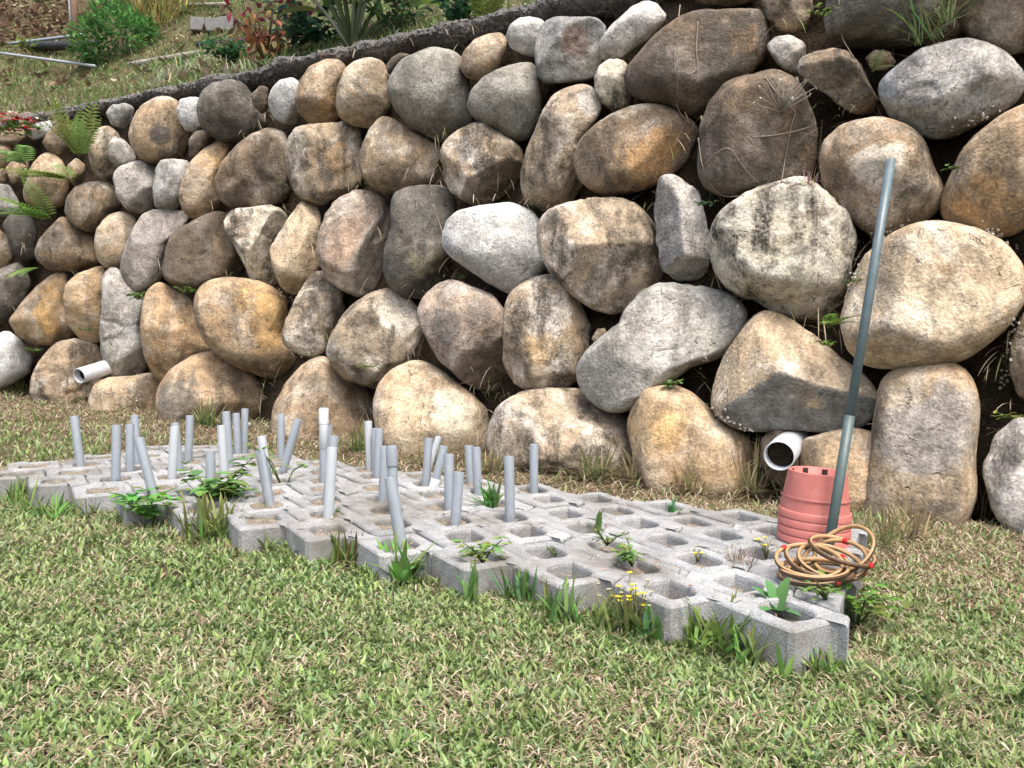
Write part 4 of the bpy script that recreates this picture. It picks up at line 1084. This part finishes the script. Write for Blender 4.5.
def flowers(base, n, h, rad, label, group='yellow flowering weeds'):
    mb = MB(); base = np.asarray(base, float)
    for i in range(n):
        a = random.uniform(0, 6.28); q = random.uniform(0, rad); tp = base + np.array([math.cos(a) * q, math.sin(a) * q, h * random.uniform(.6, 1.)])
        mb.tube([base, (base + tp) / 2 + np.array([random.gauss(0, .004), 0, .006]), tp], [.0012, .001, .0008], 4, (.2, .22, .09))
        yel = i < n * .45
        for k in range(6):
            e = k * 1.05; mb.blade(tp, (math.cos(e), math.sin(e), .5), .0075 if yel else .0045, .005, .2, 2, (.75, .60, .03) if yel else (.50, .48, .30))
    return plant('flowering_weed', mb, base, label, 'flower', group)
flowers(gp(650, 622), 30, .085, .065, 'cluster of tiny yellow flowers over the front edge of the paving')
flowers(sp(697, 562), 7, .03, .02, 'two yellow flowers in a cell behind the corner')
flowers(sp(766, 560), 9, .05, .03, 'yellow flowers beside the cane rings')
tuft(on_plane(742, 560, 0), 90, .035, .0022, 'dried grey-brown weed matted on the paving beside the rings', name='dried_weed', col=(.20, .16, .12), spread=1.45, root=.022, mat=M_DRY, group=W_)
# --- weeds at the foot of the wall
B_ = 'weeds at the foot of the boulder wall'
for u, v, n, L, lab, c in [
    (20, 398, 60, .12, 'green weeds below the white boulder at the far left', G1), (105, 405, 50, .10, 'weedy tuft under the left drain pipe', (.17, .18, .07)),
    (207, 430, 60, .11, 'green weed clump behind the row of three touching pipes', (.09, .19, .05)), (268, 412, 40, .12, 'green weed between two bottom boulders behind the crossed pipes', (.10, .20, .05)),
    (362, 455, 50, .10, 'green weed clump behind the slim rear pipe', (.09, .17, .05)), (430, 470, 40, .08, 'low mixed weeds behind the leaning pipes', (.16, .18, .07)),
    (490, 478, 40, .07, 'low dry weeds left of the rightmost pipe', (.22, .2, .1)), (592, 485, 46, .12, 'spiky grass clump between the two rightmost bottom boulders', (.15, .18, .08)),
    (640, 490, 50, .12, 'dry and green grass clump against the ochre bottom boulder', (.20, .19, .10)), (690, 498, 46, .09, 'dry straw tuft under the ochre bottom boulder', (.30, .24, .14)),
    (752, 500, 60, .14, 'pale straw tuft below the right drain pipe', (.34, .31, .18)), (872, 545, 46, .08, 'grass tuft right of the flower pots', (.15, .2, .08)),
    (905, 540, 50, .08, 'straw tuft under the upright pinkish boulder', (.32, .26, .17)), (985, 520, 46, .12, 'dry hanging grass between the last two right boulders', (.24, .2, .12))]:
    p = gp(u, v); tuft(p, int(n * 1.8), L * 1.5, .007, lab, col=c, group=B_, root=.028, spread=1.3, tip=(.30, .26, .14))
# --- plants in the wall
def wp(u, v, off=.01):
    p = ray_hit(u, v, off)[0]; q = on_wall(u, v, -.02); return p if p[1] < q[1] else q
def fp(u, v): return on_wall(u, v, -.15)
fern(fp(80, 158), 20, .42, 'large fern at the top left of the wall', up=(-.15, -.1, 1), col=(.26, .34, .11), droop=.35, spread=.75)
fern(fp(26, 165), 8, .36, 'drooping fern at the far left of the wall', up=(-.2, -.6, .4), droop=1.3, col=(.22, .36, .12))
fern(fp(70, 180), 8, .40, 'fern with two bright fronds below the large fern', up=(-.5, -.7, .1), droop=.5, col=(.26, .40, .11))
fern(fp(52, 220), 9, .42, 'bright fern above the brown boulder at the left', up=(-.7, -.5, .25), droop=.5, col=(.26, .42, .11))
fern(fp(38, 268), 6, .26, 'small fern over the orange boulder at the left', up=(-.4, -.6, -.1), droop=.8, col=(.22, .36, .09))
fern(fp(828, 328), 6, .13, 'small bright fern below the ivory boulder', up=(0, -.7, .5), droop=.8, col=(.16, .27, .06), pin=9)
fern(fp(872, 72), 3, .10, 'tiny fern beside the grey boulder at the upper right', up=(.1, -.7, .5), col=G3, pin=9)
V_ = 'small plants growing between the boulders'
leafy(wp(138, 300), 40, .05, .10, 'leafy green plant beside the rough grey boulder', col=G1, group=V_, updir=(0, -.7, .5))
leafy(wp(186, 294), 26, .045, .08, 'small green plant on top of an ochre boulder', col=G1, group=V_, updir=(0, -.7, .5))
leafy(wp(828, 345), 40, .022, .05, 'leafy clump under the small bright fern', col=(.14, .25, .05), group=V_, updir=(0, -.8, .2))
leafy(wp(703, 205), 16, .024, .05, 'small plant right of the upright pale block', col=(.09, .14, .07), group=V_, updir=(0, -.8, .2))
leafy(wp(668, 388), 26, .026, .06, 'small green plant under the long grey boulder', col=G1, group=V_, updir=(0, -.8, .4))
leafy(wp(368, 366), 30, .022, .08, 'tiny weeds clinging to the boulder below the dark one', col=(.13, .20, .06), group=V_, updir=(0, -.8, 0))
leafy(wp(88, 330), 24, .03, .07, 'moss weeds on the orange boulder above the left drain pipe', col=(.13, .20, .06), group=V_, updir=(0, -.8, 0))
leafy(wp(38, 352), 30, .03, .08, 'green weeds under the orange boulder at the left', col=G1, group=V_, updir=(0, -.8, .2))
leafy(wp(462, 278), 10, .022, .03, 'dark green sprig below the white boulder', col=G3, group=V_, updir=(0, -.8, .2))
leafy(wp(848, 282), 10, .02, .04, 'sprig beside the ivory boulder', col=GY1, group=V_, updir=(.2, -.8, .2))
leafy(wp(952, 170), 8, .03, .04, 'dark leaf cluster in the gap right of the pole top', col=G3, group=V_, updir=(0, -.8, .2))
leafy(wp(1005, 418), 16, .028, .06, 'pale yellow-green sprig at the right edge', col=GY1, group=V_, updir=(0, -.8, .3), ell=3)
tuft(wp(927, 40), 34, .20, .006, 'grass growing between the two topmost right boulders', col=(.10, .15, .06), group=V_, spread=1.0, root=.03)
tuft(wp(948, 20), 26, .22, .006, 'grass in the dark gap at the top right', col=(.12, .17, .06), group=V_, spread=.8, root=.02)
leafy(wp(820, 18), 26, .02, .06, 'small weed at the top beside the dark boulder', col=G2, group=V_, updir=(0, -.8, .2))
tuft(wp(806, 186), 34, .07, .004, 'dry grass tuft on top of the ivory boulder', col=(.32, .24, .2), group=V_, spread=1.2, root=.018, mat=M_DRY)
mb = MB(); b_ = wp(780, 112)
for i in range(26):
    d = np.array([random.gauss(0, .45), -.3, random.uniform(.2, 1.)]); d /= np.linalg.norm(d); tp = b_ + d * random.uniform(.05, .13)
    mb.tube([b_, (b_ + tp) / 2 + np.array([random.gauss(0, .006), 0, 0]), tp], [.0014, .0012, .001], 4, (.28, .27, .22))
    for k in range(4): mb.blade(tp, (random.gauss(0, 1), random.gauss(0, 1), random.gauss(0, 1)), .008, .006, .2, 2, (.50, .49, .44))
plant('dried_flower', mb, b_, 'dried grey flower stalks beside the large brown boulder', 'plant', V_, M_DRY)
mb = MB(); b_ = wp(18, 128, .03)
for i in range(70):
    p = b_ + np.array([max(-.15, min(.13, random.gauss(-.01, .08))), random.gauss(0, .03), random.uniform(-.03, .10)])
    c = random.choice([(.50, .02, .03), (.55, .03, .05), (.70, .55, .50), (.66, .40, .40)])
    for k in range(5):
        e = random.uniform(0, 6.28); mb.blade(p, (math.cos(e), math.sin(e) - .4, random.uniform(.1, .8)), .028, .02, .2, 2, jit(c, .15))
for i in range(60): 
    e = random.uniform(0, 6.28); mb.blade(b_ + np.array([max(-.15, min(.14, random.gauss(-.01, .09))), 0, random.uniform(-.06, .05)]), (math.cos(e), math.sin(e) - .4, .4), .06, .03, .5, 3, jit(G1))
plant('flowering_plant', mb, b_, 'red and white flowering plant on top of the wall at the far left', 'plant')

# --- hanging roots on the dark boulders
RT = [[(675, 18), (676, 45), (674, 65), (678, 85), (677, 105), (682, 118), (690, 125)], [(698, 22), (696, 50), (698, 70), (690, 75), (682, 72)],
      [(765, 78), (775, 92), (788, 105), (795, 112), (790, 125), (787, 140), (783, 165), (782, 183)],
      [(693, 126), (690, 150), (688, 165), (695, 172), (703, 168), (715, 155), (725, 148), (733, 150), (738, 160), (748, 172), (758, 182)],
      [(700, 138), (703, 165), (712, 185), (725, 196), (745, 197)], [(840, 0), (841, 35), (850, 55), (862, 75), (872, 95), (880, 115), (890, 130)],
      [(752, 137), (770, 136), (790, 132), (808, 127)], [(838, 47), (868, 50), (905, 56), (925, 62)], [(822, 120), (820, 150), (812, 172), (802, 185), (790, 186)],
      [(628, 438), (632, 418), (640, 402)], [(432, 205), (440, 225), (446, 240), (440, 246), (435, 242)]]
RLAB = ['long pale root hanging down the left of the topmost brown boulder', 'short curled root on the topmost brown boulder', 'root running down the right of the big brown boulder',
        'wavy root crossing the big brown boulder', 'looping root at the lower left of the big brown boulder', 'long root hanging from the dark top boulder', 'root lying across the big brown boulder',
        'thin twig in front of the dark top boulder', 'root in the gap right of the big brown boulder', 'dry twig between two bottom boulders', 'curled wire-like root on the dark grey boulder']
for pts, lb in zip(RT, RLAB):
    P3 = [ray_hit(u, v, .006)[0] for u, v in pts]
    P3 = np.array(P3)
    dm = np.median(P3[:, 1]); P3[:, 1] = np.minimum(P3[:, 1], dm + .12)
    tt = np.linspace(0, len(P3) - 1, len(P3) * 5); ii = np.arange(len(P3)); Q = np.stack([np.interp(tt, ii, P3[:, k]) for k in range(3)], 1)
    for _ in range(4): Q[1:-1] = (Q[:-2] + 2 * Q[1:-1] + Q[2:]) / 4
    mb = MB(); mb.tube(Q, np.linspace(.0023, .0012, len(Q)), 6); tag(mb.build('hanging_root', M_ROOT, None, True, tuple(Q[0])), lb, 'root', 'roots hanging over the boulders')

# --- dry wisps and rootlets in the joints of the wall
mb = MB(); wr = random.Random(5); cnt = 0
for _ in range(2400):
    u = wr.uniform(0, 1023); v = wr.uniform(20, 500)
    if v < 125 - u * .2: continue
    h_, n_ = ray_hit(u, v)
    if h_[1] < on_wall(u, v, .12)[1]: continue
    cnt += 1; h_ = h_ + np.array([0, -.10, 0])
    for k in range(5):
        d = np.array([wr.gauss(0, .7), wr.uniform(-.9, -.1), wr.uniform(-.9, .6)])
        mb.blade(h_ + np.array([wr.gauss(0, .02), 0, wr.gauss(0, .02)]), d, wr.uniform(.05, .13), wr.uniform(.002, .0045), wr.uniform(.3, 1.4), 4, wr.choice([(.30, .25, .17), (.20, .16, .11), (.38, .33, .24), (.13, .16, .06)]))
    if cnt > 190: break
tag(mb.build('joint_wisps', M_DRY), 'dry grass wisps and rootlets in the joints between boulders', 'dry grass', kind='stuff')
# --- crumbs of mortar caught between the stones
mb = MB()
for (ua, va), (ub, vb), n in [((282, 292), (302, 305), 14), ((290, 346), (312, 357), 14), ((740, 300), (700, 368), 26), ((1012, 318), (1003, 395), 30), ((905, 218), (870, 240), 16), ((950, 130), (1000, 110), 20),
                            ((860, 240), (848, 300), 18), ((135, 372), (150, 378), 14), ((95, 385), (140, 400), 40), ((985, 225), (1015, 245), 16), ((700, 400), (760, 440), 24)]:
    for _ in range(n):
        t = random.random(); p = ray_hit(ua + (ub - ua) * t + random.gauss(0, 3), va + (vb - va) * t + random.gauss(0, 3), .002)[0]
        mb.box(p, *(random.uniform(.003, .009) for _ in range(3)), Matrix.Rotation(random.random() * 3, 3, 'X') @ Matrix.Rotation(random.random() * 3, 3, 'Z'))
tag(mb.build('mortar_crumbs', M_STONECHIP, None, False), 'pale crumbs of mortar between the boulders', 'crumbs', kind='stuff')

# ------------------------------------------------------------------ things on the slope above the wall
hb = on_hill(116, 60)
mb = MB(); cen = hb + np.array([0, .10, .20])
for i in range(2600):
    v = np.random.default_rng(i).normal(size=3); v /= np.linalg.norm(v); v[2] = v[2] if v[2] > 0 else v[2] * .8
    rr = random.uniform(.62, 1.02) * (1 + .14 * math.sin(5 * v[0] + 3 * v[2]) )
    p = cen + v * np.array([.40, .36, .34]) * rr
    d = v + np.array([random.gauss(0, .6), random.gauss(0, .6), random.gauss(.2, .5)])
    mb.blade(p, d, random.uniform(.035, .065), random.uniform(.02, .034), .5, 2, jit(random.choice([(.09, .21, .06), (.13, .29, .085), (.06, .15, .05)]), .2))
bush = empty('round_bush', tuple(hb)); tag(bush, 'rounded bright green bush on the slope at the upper left', 'bush')
o = mb.build('crown', M_LEAF, bush, True, tuple(hb), (0, 0, 0))
mb = MB()
for i in range(7): mb.tube([(0, 0, 0), (random.gauss(0, .06), .1, .12), (random.gauss(0, .2), .16 + random.gauss(0, .1), .34)], [.012, .009, .004], 6)
mb.build('stem', M_BARK, bush, True, (0, 0, 0))
hp = on_hill(160, 30)
tuft(hp, 240, .95, .014, 'tall yellow dry grass clump at the top left', cat='grass clump', name='grass_clump', col=(.30, .27, .10), spread=.55, bend=.9, root=.13, mat=M_DRY, segs=6)
tuft(on_hill(135, 25), 90, .8, .014, 'smaller olive grass clump behind the round bush', cat='grass clump', name='grass_clump', col=(.20, .22, .08), spread=.5, bend=.9, root=.10, segs=6)
# red-leaved shrub
hb = on_hill(266, 66); mb = MB(); st = []; shrub = tag(empty('red_leaved_shrub', tuple(hb)), 'shrub with dark red and salmon leaves above the wall', 'shrub')
for i in range(13):
    a = random.uniform(0, 6.28); tp = hb + np.array([math.cos(a) * .20, math.sin(a) * .15, random.uniform(.25, .62)]); st.append(tp)
    mb.tube([hb, (hb + tp) / 2 + np.array([0, 0, .05]), tp], [.009, .007, .004], 5, (.16, .12, .08))
mb.build('stems', M_LEAF, shrub, True, tuple(hb), (0, 0, 0)); mb = MB()
for i in range(230):
    tp = random.choice(st); p = hb + (tp - hb) * random.uniform(.35, 1.1) + np.array([random.gauss(0, .05), random.gauss(0, .05), random.gauss(0, .03)])
    hi = (p[2] - hb[2]) > .30; c = random.choice([(.085, .014, .03), (.16, .02, .045), (.06, .012, .025)]) if hi else random.choice([(.33, .16, .09), (.38, .24, .12), (.28, .10, .07), (.16, .15, .05)])
    mb.blade(p, (random.gauss(0, .5), random.gauss(-.2, .4), random.uniform(-.9, .5)), random.uniform(.06, .10), random.uniform(.025, .04), .6, 3, jit(c, .2))
mb.build('leaves', M_LEAF, shrub, True, tuple(hb), (0, 0, 0))
# large-leaved clump
hb = on_hill(352, 50); big = tag(empty('large_leaved_plant', tuple(hb)), 'large plant with long arching green leaves and pale stalks above the wall', 'plant')
for i in range(18):
    a = random.uniform(0, 6.28); ln = random.uniform(.1, .75); d = np.array([math.cos(a) * math.sin(ln) * 1.2, math.sin(a) * math.sin(ln) * .6, math.cos(ln)])
    tp = hb + d * random.uniform(.35, .75); mb = MB(); mb.tube([hb, (hb + tp) / 2 + np.array([0, 0, .03]), tp], [.013, .011, .007], 7, random.choice([(.22, .27, .17), (.33, .35, .28), (.12, .16, .08)]))
    mb.build('stalk', M_LEAF, big, True, tuple(hb), (0, 0, 0))
    for k in range(5):
        e = random.uniform(0, 6.28); mb = MB(); mb.blade(hb + (tp - hb) * random.uniform(.55, 1.05), np.array([math.cos(e), math.sin(e) * .6 - .2, random.uniform(-.1, .7)]) + d * .5, random.uniform(.25, .48), random.uniform(.05, .085), 1.0, 6, jit(random.choice([(.13, .23, .06), (.09, .18, .06), (.19, .27, .08)]), .15))
        mb.build('leaf', M_LEAF, big, True, tuple(hb), (0, 0, 0))
S_ = 'small plants on the slope'
leafy(on_hill(316, 52), 260, .085, .34, 'dark green leafy bush behind the large-leaved plant', name='dark_bush', cat='bush', col=(.035, .085, .05), stems=14, ell=2.2, updir=(0, 0, 1.2))
leafy(on_hill(395, 36), 160, .08, .30, 'grey-green leafy plant right of the large-leaved plant', name='dark_bush', cat='bush', col=(.08, .13, .07), stems=10, ell=3., updir=(0, 0, 1.2))
leafy(on_hill(455, 30), 200, .06, .26, 'bluish dark green leafy plant behind the kerb', name='dark_bush', cat='bush', col=(.035, .095, .05), stems=12, updir=(0, 0, 1.3))
fern(on_hill(486, 32), 14, .46, 'yellow-green fern standing above the kerb', up=(0, 0, 1), col=(.18, .23, .06), droop=.5, spread=.5, group=S_)
leafy(on_hill(232, 66), 160, .06, .26, 'dark low ground plant left of the red shrub', col=(.045, .12, .05), stems=10, group=S_)
for u, v, lab in [(175, 78, 'pale variegated tuft left of the others'), (200, 72, 'pale variegated tuft below the weathered log'), (222, 62, 'pale variegated tuft under the red shrub'), (160, 88, 'pale variegated tuft nearest the kerb'), (248, 76, 'pale variegated tuft on the kerb left of the white stone'), (286, 68, 'bright green tuft on the kerb before the tan stone')]:
    tuft(on_hill(u, v), 80, .12, .011, lab, col=(.34, .38, .24) if 'pale' in lab else (.18, .28, .10), group=S_, spread=1.2, root=.10)
leafy(on_hill(30, 55), 90, .05, .20, 'yellow-green patch of weeds between the two lying pipes', col=(.20, .28, .06), stems=10, group=S_, flat=.3)
def hill_bar(a, b, rad, name, mat, label, cat, lift=.03, k=10):
    A = on_hill(*a) + np.array([0, -.03, lift]); B = on_hill(*b) + np.array([0, -.03, lift]); mb = MB()
    Q = np.array([A + (B - A) * t for t in np.linspace(0, 1, 9)])
    mb.tube(Q, rad, k); return tag(mb.build(name, mat, None, True, tuple(A)), label, cat)
hill_bar((0, 57), (97, 71), .013, 'lying_pipe', M_PVC2, 'thin pale grey pipe lying across the slope at the far left', 'pipe')
hill_bar((10, 52), (84, 43), .016, 'lying_pipe', M_PVC, 'grey pipe lying on black edging left of the round bush', 'pipe', .07)
hill_bar((26, 48), (102, 46), .045, 'black_edging', M_BLACK, 'strip of black plastic edging behind the grey pipe', 'edging', .0)
hill_bar((200, 47), (262, 42), .03, 'black_edging', M_BLACK, 'strip of black edging left of the red shrub', 'edging', .0)
hill_bar((131, 66), (202, 54), .026, 'weathered_log', M_GREYWOOD, 'pale weathered log lying below the round bush', 'log', -.005)
hill_bar((190, 11), (226, 10), .022, 'weathered_plank', M_GREYWOOD, 'weathered plank on the blocks at the top', 'plank', .04, 4)
for (u, v, lab) in [(199, 30, 'left grey concrete block on the slope'), (214, 31, 'middle grey concrete block on the slope'), (228, 30, 'right grey concrete block beside the red shrub')]:
    p = on_hill(u, v); mb = MB(); mb.box((0, 0, .035), .125, .12, .12, Matrix.Rotation(random.uniform(-.2, .2), 3, 'Z'))
    o = mb.build('concrete_block', M_BLOCKG, None, False, (0, 0, 0), tuple(p)); tag(o, lab, 'block', 'grey concrete blocks on the slope')
    bv = o.modifiers.new('bevel', 'BEVEL'); bv.width = .008; bv.segments = 2
def hill_post(px, dx, rad, h, name, mat, label, cat):
    p = on_hill(*px); mb = MB(); Q = [(0, 0, -.1), (dx * .3, 0, h * .35), (dx * .65, .01, h * .7), (dx, 0, h)]
    mb.tube(Q, [rad, rad * .97, rad * .95, rad * .9], 12); return tag(mb.build(name, mat, None, True, (0, 0, 0), tuple(p)), label, cat)
hill_post((75, 38), -.02, .036, 1.1, 'wooden_post', M_BARK, 'slim brown trunk or post left of the round bush', 'post')
hill_post((72, 33), -.10, .010, .9, 'metal_rod', M_PVC2, 'thin pale rod leaning beside the brown post', 'rod')
